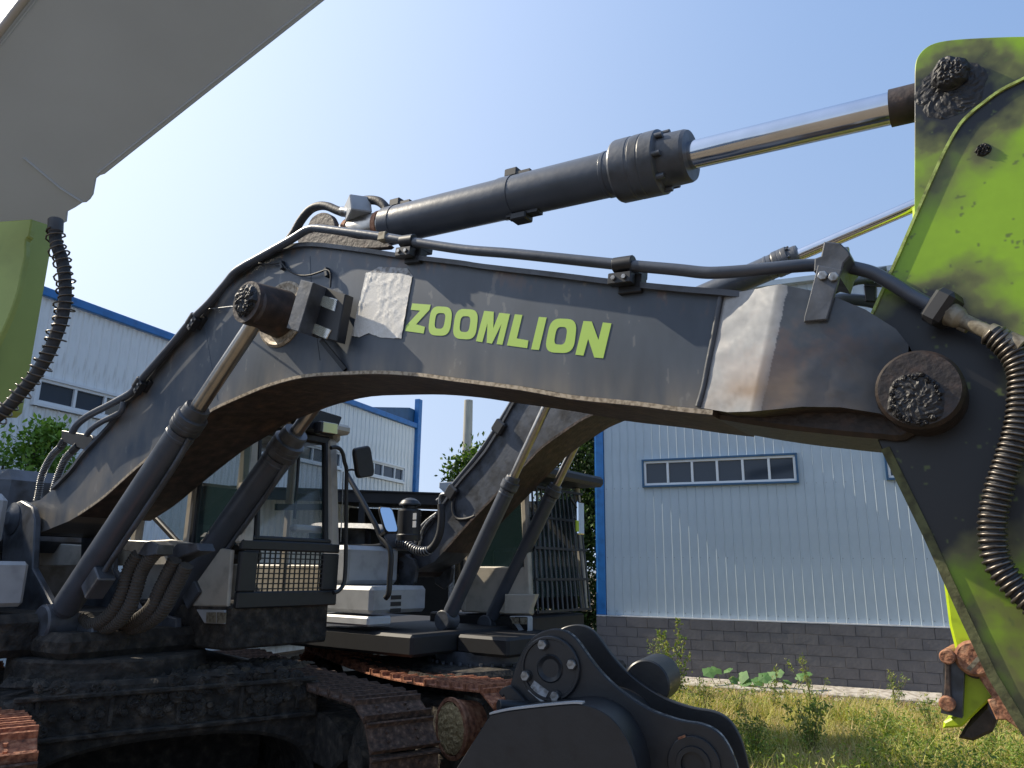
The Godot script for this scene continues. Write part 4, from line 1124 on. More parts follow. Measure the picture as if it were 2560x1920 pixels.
func main_stick(e: Node3D) -> void:
	var st := node(e, "stick")
	st.set_meta("label", "lime green stick with black grease round its pins")
	var edge := cr2(PackedVector2Array([Vector2(7.249, 4.015), Vector2(6.996, 4.018), Vector2(6.883, 3.981), Vector2(6.796, 3.952), Vector2(6.706, 3.927), Vector2(6.628, 3.885), Vector2(6.566, 3.843), Vector2(6.525, 3.798), Vector2(6.473, 3.717), Vector2(6.414, 3.608), Vector2(6.336, 3.457), Vector2(6.236, 3.261), Vector2(6.107, 3.014)]), 4)
	var outl := PackedVector2Array(); outl.append_array(edge)
	outl.append_array(PackedVector2Array([Vector2(6.037, 2.877), Vector2(6.032, 2.641), Vector2(6.097, 2.416), Vector2(6.216, 2.055), Vector2(6.307, 1.749), Vector2(6.374, 1.536), Vector2(6.461, 1.338), Vector2(6.585, 1.047), Vector2(6.906, 1.104), Vector2(7.359, 3.965)]))
	var no := FastNoiseLite.new(); no.seed = 27; no.frequency = 2.2; no.fractal_octaves = 5
	var nf := FastNoiseLite.new(); nf.seed = 28; nf.frequency = 16.0; nf.fractal_octaves = 3
	var p0 := Vector3(6.354, 2.404, 0.2)
	var p1 := Vector3(6.534, 4.056, 0.2)
	var p2 := Vector3(6.328, 2.814, 0.2)
	var sm0 := PackedVector2Array([Vector2(6.551, 3.803)])[0]
	var sm1 := PackedVector2Array([Vector2(6.777, 3.92)])[0]
	var sm2 := PackedVector2Array([Vector2(6.416, 3.55)])[0]
	var p3 := Vector3(6.617, 3.67, 0.2)
	var low0 := PackedVector2Array([Vector2(6.097, 2.416), Vector2(6.216, 2.055), Vector2(6.307, 1.749), Vector2(6.374, 1.536), Vector2(6.461, 1.338)])
	var rect := Rect2(5.4, -0.6, 3.6, 5.8)
	var paint := plate_mat(460, 740, rect, func(x: float, y: float) -> Color:
		var n1 := no.get_noise_2d(x, y); var n2 := nf.get_noise_2d(x, y); var n3 := no.get_noise_2d(x * 2.4 + 20.0, y * 2.4)
		var c := Color(0.245, 0.42, 0.012) * (1.0 + 0.10 * n1 + 0.05 * n2)
		var v := Vector2(x, y)
		var ld := clampf((p0.y + 0.35 - y + 0.25 * n1) * 1.6, 0.0, 1.0)
		c = c.lerp(Color(0.125, 0.175, 0.014), ld * clampf(0.72 + 0.5 * n3, 0.0, 0.92))
		var g := maxf(0.43 - v.distance_to(Vector2(p0.x - 0.10, p0.y - 0.02)), 0.33 - v.distance_to(Vector2(p2.x, p2.y))) + 0.12 * n1 + 0.07 * n3
		g = maxf(g, 0.25 - v.distance_to(Vector2(p1.x + 0.0, p1.y - 0.10)) + 0.08 * n3 + 0.03 * n2)
		var on := Geometry2D.get_closest_point_to_segment(v, sm0, sm1)
		g = maxf(g, 0.13 - v.distance_to(on) + 0.08 * n3 + 0.03 * n2)
		on = Geometry2D.get_closest_point_to_segment(v, sm0, sm2)
		g = maxf(g, 0.02 - v.distance_to(on) * 0.7 + 0.03 * n3 + 0.02 * n2)
		g = maxf(g, 0.05 - v.distance_to(Vector2(p3.x, p3.y)) + 0.05 * n3)
		if y < y_at(low0, x) + 0.45 and y < 2.6: g = maxf(g, 0.10 * n3 + 0.16 * n1 - 0.03)
		c = c.lerp(Color(0.11, 0.085, 0.05), clampf((g + 0.10) * 7.0, 0.0, 0.8))
		c = c.lerp(Color(0.010, 0.010, 0.011), clampf(g * 9.0, 0.0, 1.0))
		if n2 > 0.46 and n3 > 0.1: c = c.lerp(Color(0.09, 0.12, 0.03), 0.8)
		return c
		, 0.40)
	var m := MB.new(); m.prism(outl, -0.2, 0.2, 0.004, 30.0); part(st, "side_plate", m, paint)
	m = MB.new(); m.ribbon(edge, 0.012, -0.23, 0.212); part(st, "back_plate", m, M.edge_lime)
	var fe := PackedVector2Array(); for p in low0: fe.append(p + Vector2(-0.003, 0))
	m = MB.new(); m.ribbon(fe, 0.035, -0.22, 0.214); part(st, "front_plate", m, M.olive)
	# ear plates for the stick cylinder
	var ear := cr2(PackedVector2Array([Vector2(6.4, 4.139), Vector2(6.408, 4.189), Vector2(6.423, 4.225), Vector2(6.453, 4.254), Vector2(6.496, 4.265), Vector2(6.562, 4.253), Vector2(6.666, 4.218), Vector2(6.822, 4.157), Vector2(7.005, 4.073), Vector2(7.243, 3.957)]), 3)
	var ep := PackedVector2Array(); ep.append_array(ear); ep.append_array(PackedVector2Array([Vector2(7.203, 3.692), Vector2(6.773, 3.776), Vector2(6.609, 3.736), Vector2(6.522, 3.629), Vector2(6.389, 3.397), Vector2(6.307, 3.265)]))
	for z in [0.15, -0.19]:
		m = MB.new(); m.prism(ep, z, z + 0.035, 0.004, 30.0); part(st, "cylinder_ear", m, paint)
	m = MB.new(); m.cyl(Vector3(p1.x, p1.y, -0.24), Vector3(p1.x, p1.y, 0.2), 0.06, 28, 0.005); part(st, "cylinder_pin", m, M.grease)
	m = MB.new(); m.lump(Vector3(6.537, 4.077, 0.205), Vector3(0, 0, 1), 0.079, 0.035, 0.010, 71, 12, 40); part(st, "grease_cap", m, M.grease)
	m = MB.new(); m.lump(Vector3(6.532, 4.01, 0.186), Vector3(0, 0, 1), 0.139, 0.005, 0.007, 72, 14, 48); part(st, "grease_smear", m, M.grease)
	m = MB.new(); m.lump(Vector3(6.614, 3.671, 0.2), Vector3(0, 0, 1), 0.031, 0.012, 0.012, 74, 6, 20); part(st, "grease_smear", m, M.grease)

func main_body(e: Node3D) -> void:
	# ---------- upper frame
	var m := MB.new()
	m.box(Vector3(-1.7, 1.36, 0.0), Vector3(3.4, 0.32, 2.6), Basis(), 0.06)
	m.box(Vector3(0.1, 1.29, 0.05), Vector3(0.7, 0.2, 1.2), Basis(), 0.06)
	part(e, "upper_frame", m, M.mud)
	m = MB.new()
	m.cyl(Vector3(0, 0.98, 0), Vector3(0, 1.2, 0), 0.75, 40, 0.02)
	part(e, "slew_ring", m, M.mud)
	for z in [0.36, -0.36]:
		m = MB.new()
		m.prism(PackedVector2Array([Vector2(-1.489, 2.348), Vector2(-1.412, 2.452), Vector2(-1.215, 2.482), Vector2(-0.974, 2.414), Vector2(-0.874, 2.295), Vector2(-0.774, 1.872), Vector2(-0.239, 1.518), Vector2(0.347, 1.464), Vector2(0.384, 1.33), Vector2(-1.226, 1.238)]), z - 0.03, z + 0.03, 0.01)
		part(e, "boom_mount", m, M.dark)
	m = MB.new(); m.box(Vector3(-1.15, 1.75, 1.02), Vector3(2.0, 0.35, 0.66), Basis(), 0.03); part(e, "tool_box", m, M.light_grey)
	m = MB.new(); m.box(Vector3(-1.75, 2.27, 0.95), Vector3(1.95, 0.46, 0.6), Basis(), 0.06); part(e, "fuel_tank", m, M.light_grey)
	m = MB.new(); m.box(Vector3(-3.1, 2.45, -0.5), Vector3(2.0, 0.85, 1.5), Basis(), 0.12); part(e, "engine_hood", m, M.dark)
	m = MB.new(); m.box(Vector3(-3.2, 1.9, 0.0), Vector3(0.8, 1.1, 2.8), Basis(), 0.15); part(e, "counterweight", m, M.dark)
	# beige panel between boom foot and cab
	m = MB.new(); m.prism(PackedVector2Array([Vector2(-2.754, 2.147), Vector2(-1.627, 2.106), Vector2(-0.078, 2.146), Vector2(0.845, 2.043), Vector2(0.863, 1.575), Vector2(0.374, 1.558), Vector2(0.306, 1.912), Vector2(-2.664, 1.886)]), -0.5, -0.46, 0.01); part(e, "side_panel", m, M.beige)
	m = MB.new(); m.prism(PackedVector2Array([Vector2(0.463, 1.537), Vector2(0.858, 1.546), Vector2(0.867, 1.435), Vector2(0.597, 1.428)]), -0.48, -0.44, 0.006); part(e, "lower_panel", m, M.light_grey)
	for q in [PackedVector2Array([Vector2(0.624, 1.52), Vector2(0.755, 1.525), Vector2(0.766, 1.44), Vector2(0.633, 1.437)]), PackedVector2Array([Vector2(0.769, 1.526), Vector2(0.893, 1.528), Vector2(0.901, 1.444), Vector2(0.78, 1.44)])]:
		m = MB.new(); m.prism(q, -0.438, -0.434); part(e, "warning_plate", m, M.fitting)
	m = MB.new()
	m.box(Vector3(0.9 - 1.0, 1.40, -1.02), Vector3(2.0, 0.36, 1.12), Basis(), 0.02)
	part(e, "cab_floor", m, M.mud)
	main_cab(e)
	# ---------- undercarriage, turned a little against the upper frame
	var off := Vector3(0, 0, -0.4)
	var near := track(e, "track", 1.30, [M.rust_shoe, M.rust_shoe, M.mud_shoe], "sunlit rusty track at the bottom left corner", 0.28, -20.0, off)
	var farr := track(e, "track", -1.30, [M.mud_shoe], "mud-caked dark track below the cab", 0.28, -20.0, off, 0.02)
	var uc := node(e, "car_body", off, -20.0)
	m = MB.new()
	# arched cross member between the tracks, seen from the front
	var ar := PackedVector2Array()
	for i in 25:
		var f := i / 24.0
		ar.append(Vector2(lerpf(-1.15, 1.15, f), 0.22 + 0.40 * sqrt(maxf(0.0, 1.0 - pow(absf(f * 2.0 - 1.0), 2.6)))))
	ar.append(Vector2(1.15, 0.95)); ar.append(Vector2(0.7, 1.06)); ar.append(Vector2(-0.7, 1.06)); ar.append(Vector2(-1.15, 0.95))
	m.prism(ar, -1.0, 1.0, 0.03)
	var bg := MB.new()
	bg.box(Vector3(-0.35, 0.5, 0.0), Vector3(0.5, 0.84, 2.1), Basis(), 0.02)  # box added behind the arch so the gap below reads dark
	part(uc, "added_dark_backing", bg, M.mud)
	var am := part(uc, "cross_member", m, M.mud)
	am.rotation_degrees.y = 90.0
	m = MB.new()
	for k in 90:
		var pz := rng.randf_range(-1.1, 1.1)
		m.lump(Vector3(1.0 + rng.randf() * 0.02, 0.75 + rng.randf() * 0.3, pz), Vector3(1, 0.4, 0).normalized(), rng.randf_range(0.02, 0.07), rng.randf_range(0.008, 0.02), 0.02, k, 4, 11)
	for k in 60:
		m.lump(Vector3(rng.randf_range(0.2, 1.0), 1.05, rng.randf_range(-1.1, 1.1)), Vector3.UP, rng.randf_range(0.04, 0.12), rng.randf_range(0.02, 0.05), 0.03, k + 100, 4, 11)
	for y in [0.70, 0.98]:
		var lb := MB.new(); lb.box(Vector3(1.02, y, 0), Vector3(0.05, 0.035, 2.2), Basis(), 0.008); part(uc, "ledge_plate", lb, M.mud)
	for k in 14:
		var bb := MB.new(); bb.cyl(Vector3(1.0, 0.84, -1.0 + k * 0.154), Vector3(1.035, 0.84, -1.0 + k * 0.154), 0.026, 6, 0.004); part(uc, "bolt", bb, M.mud)
	for k in 5:
		var gp2 := MB.new(); gp2.box(Vector3(1.01, 0.86, -0.95 + k * 0.475), Vector3(0.03, 0.22, 0.03), Basis(), 0.006); part(uc, "gusset", gp2, M.mud)
	var dm := MB.new()
	for k in 46:
		dm.lump(Vector3(rng.randf_range(0.2, 1.0), 1.06, rng.randf_range(-1.2, -0.2)), Vector3.UP, rng.randf_range(0.02, 0.07), rng.randf_range(0.01, 0.035), 0.02, k + 300, 3, 8)
	part(uc, "dried_mud", dm, M.dry_mud).set_meta("kind", "stuff")
	var md := part(uc, "mud_clods", m, M.mud)
	md.set_meta("kind", "stuff")

func main_cab(e: Node3D) -> void:
	var c := node(e, "cab")
	c.set_meta("label", "cab with a mesh guard over its lower front window")
	var X := 0.9
	var z0 := -0.507
	var z1 := -1.646
	var yb := 1.575
	var ym := 2.131
	var yt := 3.183
	var m := MB.new()
	# pillars and rails
	for z in [z0, z1]:
		m = MB.new()
		m.bar(Vector3(X - 0.03, ym - 0.05, z + (0.06 if z == z1 else -0.06)), Vector3(X - 0.14, yt, z + (0.09 if z == z1 else -0.09)), 0.15, 0.12, Vector3(1, 0, 0), 0.035)
		part(c, "front_pillar", m, M.beige)
		m = MB.new()
		m.bar(Vector3(X - 1.65, yb, z), Vector3(X - 1.6, yt, z), 0.08, 0.12, Vector3(1, 0, 0), 0.03)
		part(c, "rear_pillar", m, M.beige)
		m = MB.new()
		m.bar(Vector3(X - 0.78, yb, z), Vector3(X - 0.78, yt, z), 0.06, 0.09, Vector3(1, 0, 0), 0.02)
		part(c, "door_pillar", m, M.beige)
		m = MB.new()
		m.box(Vector3(X - 0.85, yt + 0.03, z), Vector3(1.5, 0.10, 0.10), Basis(), 0.03)
		part(c, "roof_rail", m, M.beige)
	m = MB.new(); m.box(Vector3(X - 0.85, yt + 0.10, (z0 + z1) / 2), Vector3(1.75, 0.10, z0 - z1 + 0.12), Basis(), 0.04); part(c, "roof", m, M.beige)
	m = MB.new(); m.box(Vector3(X - 0.85, (yb + ym) / 2 - 0.1, z1), Vector3(1.6, ym - yb - 0.2, 0.04), Basis(), 0.01); part(c, "door", m, M.beige)
	m = MB.new(); m.box(Vector3(X - 1.64, (yb + ym) / 2, (z0 + z1) / 2), Vector3(0.05, ym - yb, z0 - z1 - 0.1), Basis(), 0.01); part(c, "rear_wall", m, M.light_grey)
	# lower front: frame with a wire grid
	var fr := MB.new()
	var wz := z0 - z1
	fr.box(Vector3(X, yb + 0.05, (z0 + z1) / 2), Vector3(0.06, 0.14, wz), Basis(), 0.012)
	fr.box(Vector3(X, ym - 0.04, (z0 + z1) / 2), Vector3(0.06, 0.09, wz), Basis(), 0.012)
	fr.box(Vector3(X, (yb + ym) / 2 + 0.013, z0 - 0.09), Vector3(0.058, ym - yb - 0.21, 0.18), Basis(), 0.012)
	fr.box(Vector3(X, (yb + ym) / 2 + 0.013, z1 + 0.10), Vector3(0.058, ym - yb - 0.21, 0.2), Basis(), 0.012)
	part(c, "front_panel", fr, M.black)
	var gy0 := yb + 0.12; var gy1 := ym - 0.085
	var gz0 := z0 - 0.18; var gz1 := z1 + 0.2
	for i in 13:
		m = MB.new(); m.box(Vector3(X, (gy0 + gy1) / 2, lerpf(gz0, gz1, (i + 0.5) / 13.0)), Vector3(0.010, gy1 - gy0 + 0.02, 0.011)); part(c, "grid_bar", m, M.black)
	for i in 8:
		m = MB.new(); m.box(Vector3(X + 0.010, lerpf(gy0, gy1, (i + 0.5) / 8.0), (gz0 + gz1) / 2), Vector3(0.010, 0.011, gz0 - gz1 + 0.02)); part(c, "grid_bar", m, M.black)
	# dark rubber frame round the windscreen and a header under the roof
	for z in [z0 - 0.165, z1 + 0.165]:
		m = MB.new(); m.bar(Vector3(X - 0.01, ym, z), Vector3(X - 0.125, yt, z), 0.05, 0.06, Vector3(1, 0, 0), 0.012); part(c, "window_seal", m, M.black)
	m = MB.new(); m.box(Vector3(X - 0.13, yt - 0.03, (z0 + z1) / 2), Vector3(0.08, 0.09, z0 - z1 - 0.2), Basis(), 0.02); part(c, "front_header", m, M.black)
	m = MB.new(); m.bar(Vector3(X - 0.70, ym - 0.1, z0 + 0.002), Vector3(X - 0.70, yt, z0 + 0.002), 0.05, 0.06, Vector3(1, 0, 0), 0.012); part(c, "window_seal", m, M.black)
	# glass
	m = MB.new(); m.quad(Vector3(X - 0.02, ym, z0 - 0.07), Vector3(X - 0.02, ym, z1 + 0.07), Vector3(X - 0.13, yt, z1 + 0.1), Vector3(X - 0.13, yt, z0 - 0.1), Vector3(1, 0, 0)); part(c, "windscreen", m, M.cab_glass)
	m = MB.new(); m.box(Vector3(X - 0.01, ym + 0.022, (z0 + z1) / 2), Vector3(0.05, 0.045, wz - 0.1), Basis(), 0.015); part(c, "window_seal", m, M.black)
	m = MB.new(); m.prism(PackedVector2Array([Vector2(-0.488, 2.402), Vector2(0.059, 2.11), Vector2(0.901, 2.088), Vector2(0.928, 3.372), Vector2(0.327, 3.442), Vector2(-0.629, 2.935)]), z0 - 0.008, z0); part(c, "side_window", m, M.cab_glass)
	m = MB.new(); m.bar(Vector3(-0.546, 2.415, -0.5), Vector3(0.052, 2.081, -0.5), 0.05, 0.05, Vector3.UP, 0.01); part(c, "window_seal", m, M.black)
	m = MB.new(); m.quad(Vector3(X - 0.85, ym, z1), Vector3(X - 0.05, ym, z1), Vector3(X - 0.1, yt, z1), Vector3(X - 0.85, yt, z1), Vector3(0, 0, -1)); part(c, "door_window", m, M.cab_glass)
	# inside: seat, consoles, wiper bar, papers
	m = MB.new(); m.box(Vector3(X - 0.95, ym - 0.12, (z0 + z1) / 2), Vector3(0.5, 0.16, 0.5), Basis(), 0.05); m.box(Vector3(X - 1.2, ym + 0.25, (z0 + z1) / 2), Vector3(0.14, 0.7, 0.48), Basis(Vector3(0, 0, 1), 0.15), 0.05); part(c, "seat", m, M.rubber)
	m = MB.new(); m.box(Vector3(X - 0.5, ym - 0.02, z0 - 0.18), Vector3(0.5, 0.2, 0.2), Basis(), 0.04); part(c, "console", m, M.black)
	m = MB.new(); m.box(Vector3(X - 0.16, ym + 0.14, z1 + 0.28), Vector3(0.10, 0.07, 0.36), Basis(), 0.03); part(c, "sun_roll", m, M.white_grey)
	m = MB.new(); m.cyl(Vector3(0.83, 2.35, -1.131), Vector3(0.8, 2.944, -1.148), 0.016, 8); part(c, "wiper", m, M.black)
	m = MB.new(); m.bar(Vector3(0.8, 2.5, -1.625), Vector3(0.8, 2.448, -0.929), 0.04, 0.06); part(c, "dashboard", m, M.black)
	# roof visor and lamp
	m = MB.new(); var rv := PackedVector3Array([Vector3(1.1, 3.368, -1.111), Vector3(1.1, 3.354, -1.38), Vector3(1.1, 3.342, -1.388), Vector3(1.1, 3.162, -1.311), Vector3(1.1, 3.176, -1.036), Vector3(1.1, 3.242, -0.872)])
	for i in range(1, rv.size() - 1):
		m.flat(rv[0], rv[i], rv[i + 1], Vector3(1, 0, 0)); m.flat(rv[0] - Vector3(0.3, -0.03, 0), rv[i] - Vector3(0.3, -0.03, 0), rv[i + 1] - Vector3(0.3, -0.03, 0), Vector3(-1, 0, 0))
	for i in rv.size():
		var a := rv[i]; var b := rv[(i + 1) % rv.size()]
		m.quad(a, b, b - Vector3(0.3, -0.03, 0), a - Vector3(0.3, -0.03, 0), (a + b) * 0.5 - rv[0].lerp(rv[3], 0.5))
	part(c, "roof_visor", m, M.black)
	var lamp := node(c, "work_lamp")
	var lp := Vector3(1.16, 3.192, -1.135)
	m = MB.new(); m.box(lp, Vector3(0.10, 0.115, 0.20), Basis(Vector3.UP, -0.15), 0.015); part(lamp, "lamp_housing", m, M.black)
	m = MB.new(); m.box(lp + Vector3(0.052, 0, -0.012), Vector3(0.012, 0.10, 0.165), Basis(Vector3.UP, -0.15), 0.004); part(lamp, "lamp_lens", m, M.lens_solid)
	# handrail with the mirror on a stalk
	m = MB.new(); m.tube(cr3(PackedVector3Array([Vector3(1, 3.049, -1.366), Vector3(1, 3.066, -1.429), Vector3(1, 3.051, -1.495), Vector3(1, 3.002, -1.536), Vector3(1, 2.939, -1.557), Vector3(1, 2.856, -1.594), Vector3(1, 2.663, -1.608), Vector3(1, 2.239, -1.641), Vector3(1, 1.927, -1.662), Vector3(1, 1.763, -1.655), Vector3(1, 1.693, -1.597), Vector3(1, 1.674, -1.529)]), 5), 0.020, 10); part(c, "handrail", m, M.black)
	m = MB.new(); m.tube(PackedVector3Array([Vector3(1, 2.835, -1.551), Vector3(1, 2.552, -1.565), Vector3(1, 2.153, -1.577)]), 0.006, 6); part(c, "antenna", m, M.steel)
	m = MB.new(); m.tube(cr3(PackedVector3Array([Vector3(1.05, 2.846, -1.549), Vector3(1.05, 2.861, -1.619), Vector3(1.05, 2.858, -1.679)]), 4), 0.010, 8); part(c, "mirror_stalk", m, M.black)
	m = MB.new(); m.prism(rounded(PackedVector2Array([Vector2(-1.561, 3.063), Vector2(-1.783, 3.128), Vector2(-1.878, 2.827), Vector2(-1.644, 2.769)]), 0.22), -0.03, 0.03, 0.012)
	var mi := part(c, "mirror", m, M.black); mi.rotation_degrees.y = -90.0; mi.position.x = 1.1

func second_excavator() -> void:
	var e := thing("excavator", "grey excavator behind the large one, bars over its cab front, beside the blue workshop corner", "excavator", Vector3(-0.219, 0, -9.055), -36.0, "excavators parked side by side")
	var m := MB.new()
	var top := cr2(PackedVector2Array([Vector2(-1.041, 2.083), Vector2(-0.982, 2.203), Vector2(-0.855, 2.322), Vector2(-0.402, 2.846), Vector2(0.088, 3.284), Vector2(0.456, 3.779), Vector2(0.569, 3.905), Vector2(0.738, 4.026), Vector2(1.122, 4.09), Vector2(1.638, 4.037), Vector2(2.116, 3.936), Vector2(2.971, 3.698), Vector2(3.712, 3.446)]), 3)
	var low := cr2(PackedVector2Array([Vector2(-0.51, 2.124), Vector2(-0.134, 2.448), Vector2(0.322, 2.808), Vector2(0.711, 3.118), Vector2(0.901, 3.262), Vector2(1.301, 3.467), Vector2(1.525, 3.555), Vector2(1.867, 3.625), Vector2(2.287, 3.621), Vector2(2.96, 3.498), Vector2(3.701, 3.297)]), 3)
	var web := PackedVector2Array(); web.append_array(top)
	for i in low.size(): web.append(low[low.size() - 1 - i])
	web.append_array(PackedVector2Array([Vector2(-0.675, 1.988), Vector2(-0.835, 1.94), Vector2(-0.995, 1.868), Vector2(-1.149, 1.857), Vector2(-1.236, 1.938), Vector2(-1.215, 2.035)]))
	var boom := node(e, "boom")
	m.prism(web, -0.25, 0.25, 0.0, 40.0); part(boom, "side_plate", m, M.dark)
	m = MB.new(); m.ribbon(top, -0.028, -0.28, 0.285); part(boom, "top_flange", m, M.dark)
	m = MB.new(); m.ribbon(low, -0.028, -0.28, 0.285); part(boom, "bottom_flange", m, M.brown_steel)
	m = MB.new(); var fc := Vector3(-1.114, 1.948, 0.25)
	m.lathe(Vector3(fc.x, fc.y, -0.36), Vector3(fc.x, fc.y, 0.36), [Vector2(0, 0.001), Vector2(0.0, 0.12), Vector2(0.02, 0.14), Vector2(0.70, 0.14), Vector2(0.72, 0.11), Vector2(0.70, 0.06), Vector2(0.72, 0.05), Vector2(0.72, 0.001)], 24); part(boom, "foot_pin", m, M.brown_steel)
	for z in [0.33, -0.33]:
		m = MB.new(); m.prism(PackedVector2Array([Vector2(-1.165, 2.033), Vector2(-1.045, 2.067), Vector2(-0.91, 2.019), Vector2(-0.851, 1.916), Vector2(-0.881, 1.752), Vector2(-0.993, 1.657), Vector2(-1.144, 1.724)]), z - 0.03, z + 0.03, 0.01); part(e, "boom_mount", m, M.dark)
	# pipes up the back of the boom
	var pp := cr3(PackedVector3Array([Vector3(-0.697, 2.723, 0.2), Vector3(-0.595, 2.777, 0.2), Vector3(-0.502, 2.861, 0.2), Vector3(-0.018, 3.304, 0.2), Vector3(0.361, 3.761, 0.2), Vector3(0.487, 3.925, 0.2), Vector3(0.704, 4.09, 0.2)]), 5)
	m = MB.new(); m.tube(pp, 0.03, 10); part(e, "hydraulic_pipe", m, M.dark_smooth)
	var p2 := PackedVector3Array(); for p in pp: p2.append(p + Vector3(-0.05, 0.035, -0.12))
	m = MB.new(); m.tube(p2, 0.03, 10); part(e, "hydraulic_pipe", m, M.dark_smooth)
	for q in [Vector3(0.294, 3.555, 0.2), Vector3(-0.406, 2.827, 0.2)]:
		m = MB.new(); m.box(q + Vector3(0, -0.02, 0.04), Vector3(0.16, 0.16, 0.16), Basis(Vector3(0, 0, 1), 0.9), 0.02); part(e, "pipe_clamp", m, M.black)
	for q in [PackedVector3Array([Vector3(-0.602, 2.621, 0.24), Vector3(-0.626, 2.706, 0.24), Vector3(-0.609, 2.782, 0.24), Vector3(-0.549, 2.795, 0.24), Vector3(-0.487, 2.769, 0.24)]), PackedVector3Array([Vector3(-0.608, 2.564, 0.3), Vector3(-0.768, 2.477, 0.3), Vector3(-0.887, 2.374, 0.3), Vector3(-0.922, 2.252, 0.3), Vector3(-0.976, 2.101, 0.3)]), PackedVector3Array([Vector3(-0.627, 2.534, 0.3), Vector3(-0.746, 2.462, 0.3), Vector3(-0.834, 2.357, 0.3), Vector3(-0.858, 2.236, 0.3), Vector3(-0.904, 2.116, 0.3)])]:
		m = MB.new(); m.tube(cr3(q, 5), 0.02, 8); part(e, "hydraulic_pipe", m, M.steel)
	var hq := cr3(PackedVector3Array([Vector3(-0.42, 2.651, 0.45), Vector3(-0.403, 2.488, 0.45), Vector3(-0.424, 2.313, 0.45), Vector3(-0.497, 2.183, 0.45), Vector3(-0.613, 2.111, 0.45), Vector3(-0.775, 2.119, 0.45), Vector3(-0.923, 2.179, 0.45), Vector3(-1.052, 2.218, 0.45), Vector3(-1.17, 2.212, 0.45)]), 6)
	var hn := node(e, "hydraulic_hose")
	m = MB.new(); m.tube(hq, 0.045, 10); part(hn, "hose", m, M.rubber)
	m = MB.new(); m.coil(hq.slice(22), 0.05, 0.009, 0.04, 4); part(hn, "spring_guard", m, M.steel)
	m = MB.new(); m.tube(cr3(PackedVector3Array([Vector3(-0.352, 2.783, 0.27), Vector3(-0.387, 2.663, 0.27), Vector3(-0.373, 2.558, 0.27), Vector3(-0.311, 2.489, 0.27), Vector3(-0.194, 2.481, 0.27), Vector3(-0.099, 2.497, 0.27), Vector3(-0.043, 2.517, 0.27)]), 5), 0.02, 8); part(e, "hose", m, M.rubber)
	# lift cylinders
	for s in [1.0, -1.0]:
		var a: Vector3; var b: Vector3; var t: Array
		if s > 0.0:
			a = Vector3(-0.268, 1.349, 0.45); b = Vector3(1.133, 3.77, 0.45)
			t = [0.051, 1.641, 1.805, 2.749]
		else:
			a = Vector3(-0.365, 1.259, -0.45); b = Vector3(0.989, 3.521, -0.45)
			t = [0.056, 1.772, 1.924, 2.583]
		var lc := hydraulic(e, "lift_cylinder", a, b, t, 0.085, 0.05, 0.10, M.chrome_dull, false)
		m = MB.new(); m.cyl(a - Vector3(0, 0, 0.1), a + Vector3(0, 0, 0.1), 0.11, 18, 0.01); part(lc, "lower_eye", m, M.dark)
	# stick cylinder: barrel and rod seen above the big boom
	var sa := Vector3(2.443, 4.666, 0); var sb := Vector3(4.844, 5.194, 0)
	hydraulic(e, "stick_cylinder", sa, sb, [-0.6, 1.088, 1.344, 5.0], 0.125, 0.061, 0.136, M.chrome)
	# stick, its lower end and the bucket linkage
	var st := node(e, "stick"); st.set_meta("label", "bright lime stick end with rusty bucket links")
	m = MB.new(); m.prism(PackedVector2Array([Vector2(4.793, 5.084), Vector2(4.963, 5.19), Vector2(5.228, 5.108), Vector2(5.275, 3.598), Vector2(4.991, 1.724), Vector2(4.862, 1.307), Vector2(4.707, 1.296), Vector2(4.679, 1.532), Vector2(4.678, 1.898), Vector2(4.651, 2.34), Vector2(4.677, 3.692)]), -0.18, 0.18, 0.02); part(st, "box", m, M.lime_yellow)
	m = MB.new(); m.prism(cr2(PackedVector2Array([Vector2(4.722, 1.321), Vector2(4.744, 1.355), Vector2(4.787, 1.382), Vector2(4.849, 1.4), Vector2(4.925, 1.378), Vector2(4.943, 1.293), Vector2(4.902, 1.194), Vector2(4.838, 1.146), Vector2(4.772, 1.162), Vector2(4.728, 1.212), Vector2(4.715, 1.276)]), 3, true), 0.15, 0.24, 0.01); part(st, "boss", m, M.brown_steel)
	m = MB.new(); m.cyl(Vector3(4.827, 1.295, 0.2), Vector3(4.827, 1.295, 0.2) + Vector3(0, 0, 0.09), 0.13, 24, 0.02); part(st, "boss_pin", m, M.rust)
	for z in [0.26, -0.26]:
		m = MB.new(); m.prism(cr2(PackedVector2Array([Vector2(4.62, 1.307), Vector2(4.632, 1.335), Vector2(4.659, 1.347), Vector2(4.683, 1.335), Vector2(4.686, 1.301), Vector2(4.667, 1.24), Vector2(4.652, 1.093), Vector2(4.646, 0.964), Vector2(4.621, 0.919), Vector2(4.595, 0.937), Vector2(4.596, 1.002), Vector2(4.614, 1.111), Vector2(4.628, 1.231), Vector2(4.619, 1.263)]), 3, true), z - 0.025, z + 0.025, 0.008); part(st, "bucket_link", m, M.brown_steel)
	for q in [Vector3(4.656, 1.298, 0.28), Vector3(4.615, 0.958, 0.28)]:
		m = MB.new(); m.cyl(q - Vector3(0, 0, 0.6), q + Vector3(0, 0, 0.05), 0.055, 20, 0.008); part(st, "link_pin", m, M.rust)
	m = MB.new(); m.bar(Vector3(4.698, 1.3, 0.1), Vector3(4.628, 0.867, 0.1), 0.3, 0.14); part(st, "link_arm", m, M.dark)
	m = MB.new(); m.bar(Vector3(4.785, 1.213, 0.28), Vector3(4.886, 1.327, 0.28), 0.03, 0.03); part(st, "grease_pipe", m, M.fitting)
	var bk := node(e, "bucket"); bk.set_meta("label", "yellow-green bucket with rust-red worn ears")
